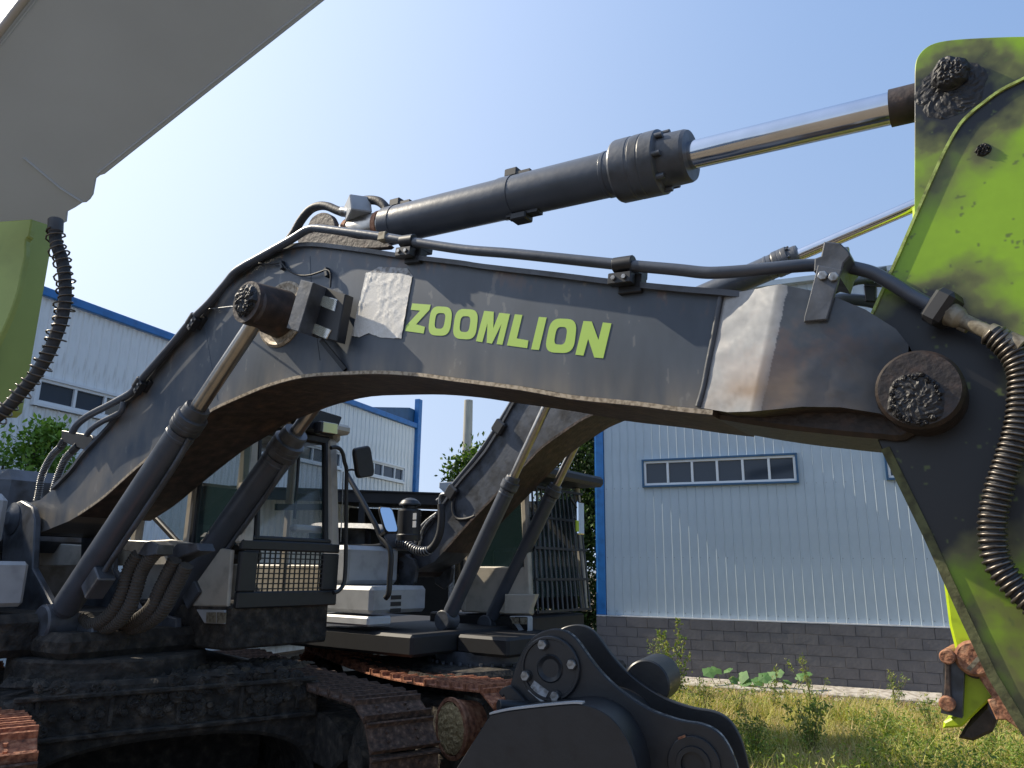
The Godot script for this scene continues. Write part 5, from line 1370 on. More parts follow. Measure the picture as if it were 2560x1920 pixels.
	m = MB.new(); m.prism(PackedVector2Array([Vector2(4.687, 1.073), Vector2(4.739, 1.176), Vector2(4.853, 1.142), Vector2(4.911, 1.015), Vector2(4.862, 0.967), Vector2(4.678, 0.778), Vector2(4.544, 0.751), Vector2(4.555, 0.801), Vector2(4.663, 0.866)]), -0.5, 0.15, 0.015); part(bk, "side_plate", m, M.lime_yellow)
	m = MB.new(); m.prism(PackedVector2Array([Vector2(4.825, 1.241), Vector2(4.903, 1.279), Vector2(5.039, 0.925), Vector2(5.062, 0.816), Vector2(4.977, 0.877), Vector2(4.92, 0.871), Vector2(4.879, 1.002), Vector2(4.911, 1.026), Vector2(4.848, 1.147)]), 0.16, 0.26, 0.01); part(bk, "ear", m, M.rust)
	m = MB.new(); m.prism(PackedVector2Array([Vector2(4.686, 0.766), Vector2(4.867, 0.962), Vector2(4.912, 0.856), Vector2(4.871, 0.757), Vector2(4.735, 0.677), Vector2(4.637, 0.686)]), -0.5, 0.1, 0.02); part(bk, "lip", m, M.brown_steel)
	# ---------- upper body
	m = MB.new(); m.box(Vector3(-1.6, 1.14, 0.0), Vector3(3.2, 0.22, 2.6), Basis(), 0.03); m.box(Vector3(0.35, 1.12, 0), Vector3(0.7, 0.2, 1.2), Basis(), 0.03); part(e, "upper_frame", m, M.frame_dark)
	m = MB.new(); m.lathe(Vector3(0, 0.82, 0), Vector3(0, 1.04, 0), [Vector2(0, 0.001), Vector2(0, 0.72), Vector2(0.08, 0.72), Vector2(0.08, 0.62), Vector2(0.22, 0.62), Vector2(0.22, 0.001)], 40); part(e, "slew_ring", m, M.dark)
	for k in 36:
		m = MB.new(); m.cyl(Vector3(cos(TAU * k / 36) * 0.68, 0.89, sin(TAU * k / 36) * 0.68), Vector3(cos(TAU * k / 36) * 0.68, 0.94, sin(TAU * k / 36) * 0.68), 0.022, 6); part(e, "bolt", m, M.dark)
	var Z := 1.25
	# near corner, front face and side face of each box
	var q1 := [-1.098, 0.391, -1.545]
	var h0: float = 1.723; var h1: float = 2.161
	m = MB.new(); m.box(Vector3((q1[0] + q1[2]) / 2, (h0 + h1) / 2, (Z + q1[1]) / 2), Vector3(q1[0] - q1[2], h1 - h0, Z - q1[1]), Basis(), 0.05); part(e, "hood_box", m, M.light_grey)
	var q2 := [-0.621, 0.406, -1.585]
	h0 = 1.427; h1 = 1.715
	m = MB.new(); m.box(Vector3((q2[0] + q2[2]) / 2, (h0 + h1) / 2, (1.3 + q2[1]) / 2), Vector3(q2[0] - q2[2], h1 - h0, 1.3 - q2[1]), Basis(), 0.04); part(e, "tool_box", m, M.light_grey)
	for k in 3:
		m = MB.new(); m.box(Vector3(q2[0] + 0.003, h1 - 0.12 - k * 0.07, lerpf(1.3, q2[1], 0.42)), Vector3(0.006, 0.045, 0.16)); part(e, "louvre", m, M.black)
	m = MB.new(); m.box(Vector3((q2[0] + q2[2]) / 2, h0 - 0.075, 1.15), Vector3(q2[0] - q2[2], 0.10, 0.36), Basis(), 0.02); part(e, "step_plate", m, M.white_grey)
	m = MB.new(); m.prism(rounded(PackedVector2Array([Vector2(-2.54, 2.487), Vector2(-1.13, 2.43), Vector2(-1.075, 2.122), Vector2(-2.501, 2.155)]), 0.2), -0.4, 0.7, 0.06); part(e, "engine_hood", m, M.dark)
	var ap := Vector3(-0.493, 2.213, 0.9); var ah: float = 2.694 - ap.y
	var ar := 0.132
	m = MB.new()
	m.lathe(ap, ap + Vector3.UP, [Vector2(0, 0.001), Vector2(0, ar), Vector2(0.06, ar * 1.04), Vector2(0.07, ar), Vector2(ah * 0.68, ar), Vector2(ah * 0.72, ar * 0.96), Vector2(ah * 0.74, ar * 0.6), Vector2(ah * 0.80, ar * 0.6), Vector2(ah * 0.82, ar * 0.95), Vector2(ah * 0.85, ar * 0.93), Vector2(ah * 0.93, ar * 0.72), Vector2(ah * 0.985, ar * 0.35), Vector2(ah, 0.001)], 30)
	part(e, "air_cleaner", m, M.black)
	for k in 2:
		m = MB.new(); m.box(Vector3(-0.28, 2.469, 0.95) + Vector3(0, -k * 0.085, 0.09), Vector3(0.05, 0.07, 0.006)); part(e, "label_plate", m, M.white_grey)
	# mirror on a brace rod
	m = MB.new(); m.tube(PackedVector3Array([Vector3(-1.13, 2.957, 1.3), Vector3(-0.841, 2.633, 1.3), Vector3(-0.612, 2.363, 1.3), Vector3(-0.536, 2.245, 1.3)]), 0.03, 10); m.tube(cr3(PackedVector3Array([Vector3(-0.536, 2.245, 1.3), Vector3(-0.431, 2.163, 1.3), Vector3(-0.368, 2.083, 1.3), Vector3(-0.353, 1.981, 1.3), Vector3(-0.358, 1.824, 1.3), Vector3(-0.362, 1.657, 1.3), Vector3(-0.406, 1.6, 1.3)]), 4), 0.03, 10); part(e, "handrail", m, M.black)
	var mc := Vector3(-0.417, 2.419, 1.3)
	var mq := PackedVector2Array([Vector2(-0.578, 2.575), Vector2(-0.353, 2.568), Vector2(-0.26, 2.275), Vector2(-0.472, 2.269)])
	var mg := PackedVector2Array([Vector2(-0.557, 2.56), Vector2(-0.369, 2.555), Vector2(-0.284, 2.287), Vector2(-0.459, 2.283)])
	for i in 4:
		mq[i] = (mq[i] - Vector2(mc.x, mc.y)) * Vector2(0.74, 1.0)
		mg[i] = (mg[i] - Vector2(mc.x, mc.y)) * Vector2(0.74, 1.0)
	var mn := node(e, "mirror", mc)
	mn.rotation_degrees = Vector3(-19, 58, 0)
	m = MB.new(); m.prism(rounded(mq, 0.25), -0.05, 0.0, 0.012); part(mn, "housing", m, M.black)
	m = MB.new(); m.prism(rounded(mg, 0.25), 0.001, 0.004); part(mn, "mirror_glass", m, M.mirror)
	m = MB.new(); m.bar(Vector3(-0.536, 2.245, 1.3), Vector3(-0.44, 2.29, 1.3), 0.05, 0.03); part(e, "mirror_stalk", m, M.black)
	second_cab(e)
	var off := Vector3(0, 0, -0.2)
	track(e, "track", 1.30, [M.rust_shoe], "rusty orange track between the two machines", 0.28, -18.0, off, 0.08)
	track(e, "track", -0.5, [M.mud_shoe, M.rust_shoe], "far track in the shade", 0.28, -18.0, off, 0.02, 1.0)
	var uc := node(e, "car_body", off, -18.0)
	m = MB.new(); m.box(Vector3(0, 0.68, 0), Vector3(1.9, 0.46, 2.3), Basis(), 0.05); part(uc, "cross_member", m, M.mud)
	m = MB.new(); m.lathe(Vector3(1.62, 0.58, 1.40), Vector3(1.62, 0.58, 1.66), [Vector2(0, 0.2), Vector2(0.2, 0.23), Vector2(0.24, 0.25), Vector2(0.26, 0.25), Vector2(0.265, 0.22), Vector2(0.25, 0.215)], 30); part(uc, "hub_ring", m, M.rust)
	m = MB.new(); m.lump(Vector3(1.62, 0.58, 1.655), Vector3(0, 0, 1), 0.215, 0.012, 0.022, 91, 12, 34); part(uc, "dried_mud", m, M.earth)

func second_cab(e: Node3D) -> void:
	var c := node(e, "cab"); c.set_meta("label", "cab with vertical bars over its front")
	var X := 0.3
	var z0 := -0.453
	var z1 := -1.718
	var yb := 1.387
	var yt := 3.022
	var m := MB.new()
	for z in [z0, z1]:
		m = MB.new(); m.bar(Vector3(X - 0.05, yb, z), Vector3(X - 0.16, yt, z), 0.08, 0.09, Vector3(1, 0, 0), 0.02); part(c, "front_pillar", m, M.beige)
		m = MB.new(); m.bar(Vector3(X - 1.05, yb, z), Vector3(X - 1.0, yt, z), 0.08, 0.09, Vector3(1, 0, 0), 0.02); part(c, "rear_pillar", m, M.beige)
	m = MB.new(); m.box(Vector3(X - 0.42, yt + 0.06, (z0 + z1) / 2), Vector3(1.3, 0.14, z0 - z1 + 0.2), Basis(), 0.04); part(c, "roof", m, M.black)
	m = MB.new(); m.box(Vector3(X - 1.05, yb + 0.75, (z0 + z1) / 2), Vector3(0.05, 1.5, z0 - z1 - 0.1)); part(c, "rear_wall", m, M.shed)
	m = MB.new(); m.box(Vector3(X - 0.55, yb + 0.28, z0), Vector3(1.0, 0.56, 0.06), Basis(), 0.02); part(c, "side_panel", m, M.beige)
	m = MB.new(); m.box(Vector3(X - 0.85, yb - 0.13, (z0 + z1) / 2), Vector3(1.6, 0.22, z0 - z1), Basis(), 0.02); part(c, "cab_floor", m, M.frame_dark)
	m = MB.new(); m.box(Vector3(X - 0.6, yb + 0.75, z1 + 0.02), Vector3(0.9, 1.45, 0.04)); part(c, "door", m, M.shed)
	m = MB.new(); m.quad(Vector3(X - 0.1, yb + 0.56, z0), Vector3(X - 1.02, yb + 0.56, z0), Vector3(X - 1.0, yt, z0), Vector3(X - 0.18, yt, z0), Vector3(0, 0, 1)); part(c, "side_window", m, M.cab_glass)
	m = MB.new(); m.quad(Vector3(X - 0.06, yb + 0.2, z0), Vector3(X - 0.06, yb + 0.2, z1), Vector3(X - 0.16, yt, z1), Vector3(X - 0.16, yt, z0), Vector3(1, 0, 0)); part(c, "windscreen", m, M.cab_glass)
	m = MB.new(); m.box(Vector3(X - 0.75, yb + 0.5, (z0 + z1) / 2), Vector3(0.4, 0.6, 0.5), Basis(), 0.05); part(c, "seat", m, M.rubber)
	for i in 12:
		m = MB.new(); m.cyl(Vector3(X + 0.04, yb + 0.02, lerpf(z0 - 0.03, z1, i / 11.0)), Vector3(X - 0.08, yt - 0.08, lerpf(z0 - 0.06, z1 + 0.1, i / 11.0)), 0.013, 8); part(c, "guard_bar", m, M.dark)
	for i in 5:
		var f := i / 4.0
		m = MB.new(); m.bar(Vector3(X + 0.055 - f * 0.12, lerpf(yb + 0.04, yt - 0.1, f), z0 - 0.02), Vector3(X + 0.055 - f * 0.12, lerpf(yb + 0.04, yt - 0.1, f), z1), 0.018, 0.03); part(c, "guard_rail", m, M.black)
	m = MB.new(); m.prism(rounded(PackedVector2Array([Vector2(0.036, 1.377), Vector2(0.327, 1.389), Vector2(0.329, 1.221), Vector2(0.258, 1.177), Vector2(0.206, 1.198)]), 0.15), -0.4, -0.3, 0.01); part(c, "lower_panel", m, M.light_grey)
	for q in [PackedVector2Array([Vector2(0.085, 1.36), Vector2(0.196, 1.365), Vector2(0.197, 1.295), Vector2(0.107, 1.295)]), PackedVector2Array([Vector2(0.215, 1.365), Vector2(0.31, 1.37), Vector2(0.311, 1.296), Vector2(0.216, 1.294)])]:
		m = MB.new(); m.prism(q, -0.298, -0.294); part(c, "warning_plate", m, M.fitting)
	m = MB.new(); m.prism(PackedVector2Array([Vector2(-0.033, 1.623), Vector2(0.418, 1.635), Vector2(0.317, 1.413), Vector2(-0.04, 1.398)]), -0.4, -0.32, 0.01); part(c, "step_panel", m, M.beige)
	m = MB.new(); m.tube(cr3(PackedVector3Array([Vector3(0.45, 2.81, -1.048), Vector3(0.45, 2.723, -1.172), Vector3(0.45, 2.663, -1.234)]), 3), 0.015, 8); part(c, "mirror_stalk", m, M.black)
	m = MB.new(); m.box(Vector3(0.45, 2.569, -1.28), Vector3(0.05, 0.42, 0.17), Basis(), 0.03); part(c, "mirror", m, M.mirror)
	m = MB.new(); m.box(Vector3(0.49, 2.461, -1.148), Vector3(0.02, 0.14, 0.07), Basis(), 0.01); part(c, "marker_tag", m, M.lime_yellow)

func near_excavator() -> void:
	# nearest machine: only its boom end, the stick's upper end and a hose reach into view
	var e := thing("excavator", "nearest excavator, its grey boom end and hanging hose looming at the upper left", "excavator", Vector3(-1.595, 3.23, -2.5), 0.0)
	var bs := Basis(Vector3(0.551, 0.421, 0.721), Vector3(-0.795, 0, 0.607), Vector3(0.255, -0.907, 0.334))
	var boom := node(e, "boom")
	boom.basis = bs
	var m := MB.new()
	m.prism(PackedVector2Array([Vector2(1.401, -0.659), Vector2(1.059, -0.501), Vector2(0.616, -0.294), Vector2(0.11, -0.059), Vector2(0.097, -0.046), Vector2(0.08, -0.038), Vector2(0.042, -0.041), Vector2(0.002, -0.044), Vector2(-0.024, -0.039), Vector2(-0.045, -0.03), Vector2(-0.052, -0.018), Vector2(-0.081, -0.002), Vector2(-0.113, 0.019), Vector2(-0.164, 0.013), Vector2(-0.187, 0.029), Vector2(-0.204, 0.055), Vector2(-0.204, 0.071), Vector2(-0.198, 0.124), Vector2(-0.272, 0.261), Vector2(-0.218, 0.56), Vector2(0.166, 0.537), Vector2(0.531, 0.312), Vector2(0.659, 0.269), Vector2(0.947, 0.173)]), -0.62, 0.0, 0.006)
	part(boom, "belly_plate", m, M.boom_near)
	m = MB.new(); m.tube(PackedVector3Array([Vector3(0.659, 0.269, 0), Vector3(0.531, 0.312, 0), Vector3(0.396, 0.357, 0)]), 0.012, 8); m.tube(PackedVector3Array([Vector3(0.947, 0.173, 0), Vector3(0.659, 0.269, 0)]), 0.012, 8); part(boom, "weld_or_lightshade", m, M.light_grey)  # flange edge as a light grey tube, its sunlit look painted
	for q in [PackedVector3Array([Vector3(1.326, -0.608, 0), Vector3(0.988, -0.449, 0), Vector3(0.539, -0.238, 0), Vector3(0.111, -0.037, 0)]), PackedVector3Array([Vector3(0.952, 0.144, 0), Vector3(0.674, 0.241, 0), Vector3(0.527, 0.291, 0), Vector3(0.419, 0.329, 0)])]:
		m = MB.new(); m.tube(cr3(q, 4), 0.004, 6); part(boom, "weld_or_lightshade", m, M.boom_near)
	m = MB.new(); m.tube(PackedVector3Array([Vector3(0.083, 0.187, 0), Vector3(-0.007, 0.063, 0), Vector3(-0.045, -0.015, 0)]), 0.005, 6); part(boom, "weld_or_lightshade", m, M.boom_near)
	var st := node(e, "stick", Vector3(-0.381, -0.08, -0.25), -5.0)
	m = MB.new()
	var ro := PackedVector2Array()
	var ed := cr2(PackedVector2Array([Vector2(0.05, 0.138), Vector2(0.05, 0.082), Vector2(0.051, 0.019), Vector2(0.041, -0.001), Vector2(0.05, -0.07), Vector2(0.047, -0.13), Vector2(0.046, -0.204), Vector2(0.039, -0.267), Vector2(0.025, -0.335), Vector2(0.007, -0.396), Vector2(-0.013, -0.463), Vector2(-0.053, -0.589)]), 6)
	for i in ed.size(): ro.append(ed[i] + Vector2(0.0012 * sin(i * 2.7), 0))
	ro.append_array(PackedVector2Array([Vector2(-0.447, -0.585), Vector2(-0.8, 0.022), Vector2(-0.704, 0.512), Vector2(-0.054, 0.485)]))
	m.prism(ro, -0.03, 0.0, 0.004)
	part(st, "side_plate", m, M.lime_smooth)
	m = MB.new(); m.box(Vector3(-0.30, -0.1, -0.2), Vector3(0.36, 1.1, 0.32), Basis(), 0.02)
	part(st, "box", m, M.lime_smooth)
	var hb := Vector3(-1.595, 3.23, -2.5)
	var hp := cr3(PackedVector3Array([Vector3(-1.613, 3.081, -2.42), Vector3(-1.61, 3.054, -2.42), Vector3(-1.601, 3.002, -2.42), Vector3(-1.585, 2.963, -2.42), Vector3(-1.57, 2.935, -2.42), Vector3(-1.55, 2.873, -2.42), Vector3(-1.535, 2.794, -2.42), Vector3(-1.534, 2.716, -2.42), Vector3(-1.545, 2.648, -2.42), Vector3(-1.564, 2.576, -2.42), Vector3(-1.593, 2.511, -2.42), Vector3(-1.627, 2.456, -2.42), Vector3(-1.661, 2.406, -2.42), Vector3(-1.691, 2.373, -2.42), Vector3(-1.753, 2.319, -2.42)]), 6)
	for i in hp.size(): hp[i] -= hb
	var hn := node(e, "hydraulic_hose")
	m = MB.new(); m.tube(hp, 0.02, 16); part(hn, "hose", m, M.rubber)
	m = MB.new(); m.coil(hp.slice(8), 0.027, 0.0032, 0.026, 5, 0.008); part(hn, "spring_guard", m, M.wire)
	m = MB.new(); m.cyl(hp[0], hp[9], 0.025, 16, 0.004); part(hn, "collar", m, M.dark)

func bucket() -> void:
	var b := thing("digging_bucket", "new dark grey digging bucket standing on the ground in front", "bucket", Vector3(0.324, 0, -5), -22.0)
	var ear := cr2(PackedVector2Array([Vector2(-0.345, 1.123), Vector2(-0.336, 1.185), Vector2(-0.322, 1.238), Vector2(-0.298, 1.309), Vector2(-0.273, 1.363), Vector2(-0.239, 1.422), Vector2(-0.189, 1.48), Vector2(-0.13, 1.518), Vector2(-0.071, 1.537), Vector2(-0.017, 1.541), Vector2(0.036, 1.531), Vector2(0.083, 1.506), Vector2(0.121, 1.469), Vector2(0.158, 1.424), Vector2(0.213, 1.354), Vector2(0.304, 1.262), Vector2(0.419, 1.179), Vector2(0.549, 1.111), Vector2(0.651, 1.079), Vector2(0.751, 1.059), Vector2(0.851, 1.051), Vector2(0.923, 1.03), Vector2(0.977, 0.989), Vector2(1.021, 0.917), Vector2(1.048, 0.836), Vector2(1.066, 0.742)]), 3)
	var ep := PackedVector2Array(); ep.append_array(ear); ep.append_array(PackedVector2Array([Vector2(1.082, 0.627), Vector2(0.112, 0.516), Vector2(-0.166, 0.85), Vector2(-0.344, 1.055)]))
	var m := MB.new()
	m.prism(ep, -0.055, 0.0, 0.006, 30.0); part(b, "ear_plate", m, M.bucket)
	m = MB.new()
	var ef := PackedVector2Array()
	for p in ep: ef.append(p)
	m.prism(ef, -0.52, -0.465, 0.006, 30.0); part(b, "ear_plate", m, M.bucket)
	# light grey strip that paints the lit edge of the near ear
	m = MB.new(); m.ribbon(ear.slice(15, ear.size()), -0.003, -0.05, -0.012); part(b, "cut_edge", m, M.light_grey)
	# bolted pin flange
	var fc := Vector3(-0.06, 1.305, 0); var fr := 0.195
	m = MB.new(); m.lathe(Vector3(fc.x, fc.y, 0.0), Vector3(fc.x, fc.y, 1.0), [Vector2(0, fr), Vector2(0.025, fr), Vector2(0.032, fr * 0.97), Vector2(0.032, fr * 0.90), Vector2(0.020, fr * 0.88), Vector2(0.020, fr * 0.45), Vector2(0.028, fr * 0.40), Vector2(0.012, fr * 0.28), Vector2(0.012, 0.001)], 48); part(b, "pin_flange", m, M.bucket)
	for q in [Vector3(-0.102, 1.446, 0.03), Vector3(0.091, 1.339, 0.03), Vector3(-0.215, 1.254, 0.03), Vector3(-0.018, 1.147, 0.03)]:
		var bo := node(b, "bolt", Vector3(q.x, q.y, 0.020))
		m = MB.new(); m.cyl(Vector3.ZERO, Vector3(0, 0, 0.012), 0.036, 20, 0.002); part(bo, "washer", m, M.bucket)
		m = MB.new(); m.cyl(Vector3(0, 0, 0.012), Vector3(0, 0, 0.045), 0.031, 6, 0.004); part(bo, "head", m, M.steel)
	m = MB.new(); m.prism(PackedVector2Array([Vector2(-0.164, 1.227), Vector2(-0.066, 1.169), Vector2(-0.107, 1.098), Vector2(-0.206, 1.165)]), 0.021, 0.025); part(b, "sticker", m, M.paper_grey, "scuffed white sticker on the pin flange")
	# cross tube between the ears
	var tc := Vector3(0.431, 1.175, -0.5)
	m = MB.new(); m.cyl(Vector3(tc.x, tc.y, -0.98), Vector3(tc.x, tc.y, -0.53), 0.154, 40, 0.01); part(b, "cross_tube", m, M.bucket)
	# second pin hole boss
	var hc := Vector3(0.808, 0.836, 0)
	m = MB.new(); m.lathe(Vector3(hc.x, hc.y, -0.01), Vector3(hc.x, hc.y, 1.0), [Vector2(0, 0.15), Vector2(0.03, 0.15), Vector2(0.034, 0.145), Vector2(0.034, 0.10), Vector2(0.05, 0.096), Vector2(0.05, 0.07), Vector2(-0.1, 0.066), Vector2(-0.1, 0.001)], 40); part(b, "pin_boss", m, M.bucket)
	m = MB.new(); m.bar(Vector3(0.726, 0.965, 0.02), Vector3(0.768, 0.984, 0.02), 0.02, 0.012); part(b, "stop_lug", m, M.rust)
	# shell: side plate in front, curved back, top lip
	var z1 := 0.34
	var so := PackedVector2Array([Vector2(-0.61, 0.621), Vector2(-0.538, 0.753), Vector2(-0.428, 0.914), Vector2(-0.328, 1.061), Vector2(-0.207, 1.093), Vector2(0.002, 1.13), Vector2(0.178, 1.157), Vector2(0.247, 1.16), Vector2(0.299, 1.153), Vector2(0.349, 1.138), Vector2(0.399, 1.113), Vector2(0.448, 1.072), Vector2(0.488, 1.023), Vector2(0.519, 0.967), Vector2(0.542, 0.903), Vector2(0.556, 0.832), Vector2(0.561, 0.747)])
	var sp := PackedVector2Array(); sp.append_array(cr2(so.slice(3), 2)); sp.append_array(PackedVector2Array([Vector2(0.565, 0.62), Vector2(-0.72, 0.468)])); sp.append_array(so.slice(0, 3))
	m = MB.new(); m.prism(sp, z1 - 0.03, z1, 0.004, 30.0); part(b, "side_plate", m, M.bucket)
	var sh := PackedVector2Array()
	for p in cr2(so.slice(3), 3): sh.append(p + Vector2(0.0, -0.002))
	m = MB.new(); m.ribbon(sh, -0.02, -0.86, z1 - 0.031); part(b, "back_shell", m, M.bucket)
	m = MB.new(); m.prism(sp, -0.86, -0.83, 0.004, 30.0); part(b, "side_plate", m, M.bucket)
	m = MB.new(); var lf := PackedVector2Array(); for p in cr2(so.slice(3, 8), 4): lf.append(p + Vector2(0, 0.004))
	m.ribbon(lf, 0.010, z1 - 0.05, z1 + 0.006); part(b, "lip_edge", m, M.light_grey)  # lit top edge of the side plate, painted light grey
	m = MB.new(); m.cyl(Vector3(-0.333, 1.095, 0.2), Vector3(-0.16, 1.069, 0.02), 0.035, 20, 0.004); part(b, "lip_tube", m, M.bucket)
	m = MB.new(); m.prism(cr2(PackedVector2Array([Vector2(-0.395, 1.144), Vector2(-0.37, 1.172), Vector2(-0.326, 1.187), Vector2(-0.276, 1.161), Vector2(-0.207, 1.093), Vector2(-0.275, 1.088), Vector2(-0.334, 1.097), Vector2(-0.353, 1.113), Vector2(-0.36, 1.129), Vector2(-0.372, 1.118)]), 3, true), -0.5, 0.05, 0.006); part(b, "gusset", m, M.bucket)

# one leaf of a broad crown
func leaf_mesh(n: int, spread: float, size: float, sd: int, narrow := 0.45) -> ArrayMesh:
	var r := RandomNumberGenerator.new(); r.seed = sd
	var m := MB.new()
	for i in n:
		var c := Vector3(r.randfn(), r.randfn(), r.randfn()) * spread
		var d := Vector3(r.randfn(), r.randfn() - 0.5, r.randfn()).normalized()
		var s := d.cross(Vector3(r.randfn(), r.randfn(), r.randfn())).normalized()
		var l := size * r.randf_range(0.6, 1.2)
		var nn := d.cross(s).normalized()
		m.quad(c, c + d * l * 0.5 + s * l * narrow * 0.5 + nn * l * 0.08, c + d * l, c + d * l * 0.5 - s * l * narrow * 0.5 + nn * l * 0.08, nn)
	return m.mesh()

func cloud_of(parent: Node, called: String, mesh: Mesh, spots: Array, cols: Array, s0: float, s1: float, mat_: Material, stuff := false, upright := false) -> MultiMeshInstance3D:
	var mm := MultiMesh.new()
	mm.transform_format = MultiMesh.TRANSFORM_3D
	mm.use_colors = true
	mm.mesh = mesh
	mm.instance_count = spots.size()
	for i in spots.size():
		var b := Basis(Vector3.UP, rng.randf() * TAU)
		if upright: b = b * Basis(Vector3.RIGHT, rng.randf_range(-0.25, 0.25))
		else: b = b * Basis(Vector3.RIGHT, rng.randf() * TAU)
		mm.set_instance_transform(i, Transform3D(b.scaled(Vector3.ONE * rng.randf_range(s0, s1)), spots[i]))
		var c: Color = cols[rng.randi_range(0, cols.size() - 1)]
		mm.set_instance_color(i, c * rng.randf_range(0.75, 1.2))
	var o := MultiMeshInstance3D.new()
	o.multimesh = mm
	o.material_override = mat_
	put(o, called, parent)
	if stuff: o.set_meta("kind", "stuff")
	return o

func blade_mesh(n: int, h: float, spread: float, w: float, bend: float, sd: int) -> ArrayMesh:
	var r := RandomNumberGenerator.new(); r.seed = sd
	var m := MB.new()
	for i in n:
		var c := Vector3(r.randfn() * spread, 0, r.randfn() * spread)
		var a := r.randf() * TAU
		var o := Vector3(cos(a), 0, sin(a)); var s := Vector3(-o.z, 0, o.x)
		var hh := h * r.randf_range(0.35, 1.0); var bb := bend * r.randf_range(0.2, 1.0) * hh
		var p1 := c + Vector3.UP * hh * 0.55 + o * bb * 0.35
		var p2 := c + Vector3.UP * hh * r.randf_range(0.75, 1.0) + o * bb
		m.quad(c - s * w, c + s * w, p1 + s * w * 0.8, p1 - s * w * 0.8, o)
		m.flat(p1 - s * w * 0.8, p1 + s * w * 0.8, p2, o + Vector3.UP)
	return m.mesh()

func herb(called: String, label: String, at: Vector3, h: float, n: int, dens: float, cols: Array, sd: int, group: String) -> void:
	var t := thing(called, label, "weed", at, 0.0, group)
	var r := RandomNumberGenerator.new(); r.seed = sd
	var sm := MB.new()
	var spots := []
	for i in n:
		var a := r.randf() * TAU
		var hh := h * r.randf_range(0.55, 1.0)
		var o := Vector3(cos(a), 0, sin(a)) * r.randf_range(0.05, 0.34) * h
		var b0 := Vector3(cos(a), 0, sin(a)) * 0.03 * i / n
		var p := PackedVector3Array([b0, b0 + Vector3.UP * hh * 0.5 + o * 0.4, b0 + Vector3.UP * hh + o])
		p = cr3(p, 4)
		sm.tube(p, 0.006, 5, 0.002)
		for k in int(dens * 0.62 * hh):
			var q := r.randf()
			var at_ := p[mini(int(q * 8), 7)].lerp(p[mini(int(q * 8) + 1, 8)], q * 8.0 - floorf(q * 8.0))
			spots.append(at_ + Vector3(r.randfn(), r.randfn() * 0.5, r.randfn()) * 0.05 * (1.3 - q))
	part(t, "stem", sm, M.stem)
	cloud_of(t, "leaves", leaf_mesh(3, 0.012, 0.055, sd + 1, 0.4), spots, cols, 0.6, 1.1, M.leaf, true)

func tree(called: String, label: String, at: Vector3, h: float, blobs: Array, n: int, leaf: float, cols: Array, sd: int) -> void:
	var t := thing(called, label, "tree", at, 0.0)
	var r := RandomNumberGenerator.new(); r.seed = sd
	var m := MB.new()
	m.tube(cr3(PackedVector3Array([Vector3.ZERO, Vector3(0.05, h * 0.3, 0), Vector3(-0.05, h * 0.6, 0.05), Vector3(0.0, h * 0.85, 0)]), 4), 0.12, 10, 0.03)
	for b in blobs:
		var c: Vector3 = b[0]
		m.tube(cr3(PackedVector3Array([Vector3(0, minf(c.y * 0.6, h * 0.6), 0), c * Vector3(0.5, 0.85, 0.5) , c]), 4), 0.05, 7, 0.012)
	part(t, "trunk", m, M.bark)
	var spots := []
	for i in n:
		var b: Array = blobs[r.randi_range(0, blobs.size() - 1)]
		var d := Vector3(r.randfn(), r.randfn(), r.randfn()).normalized() * pow(r.randf(), 0.45)
		spots.append(b[0] + d * b[1])
	cloud_of(t, "crown", leaf_mesh(6, leaf * 0.9, leaf, sd + 5, 0.55), spots, cols, 0.7, 1.3, M.leaf, true)

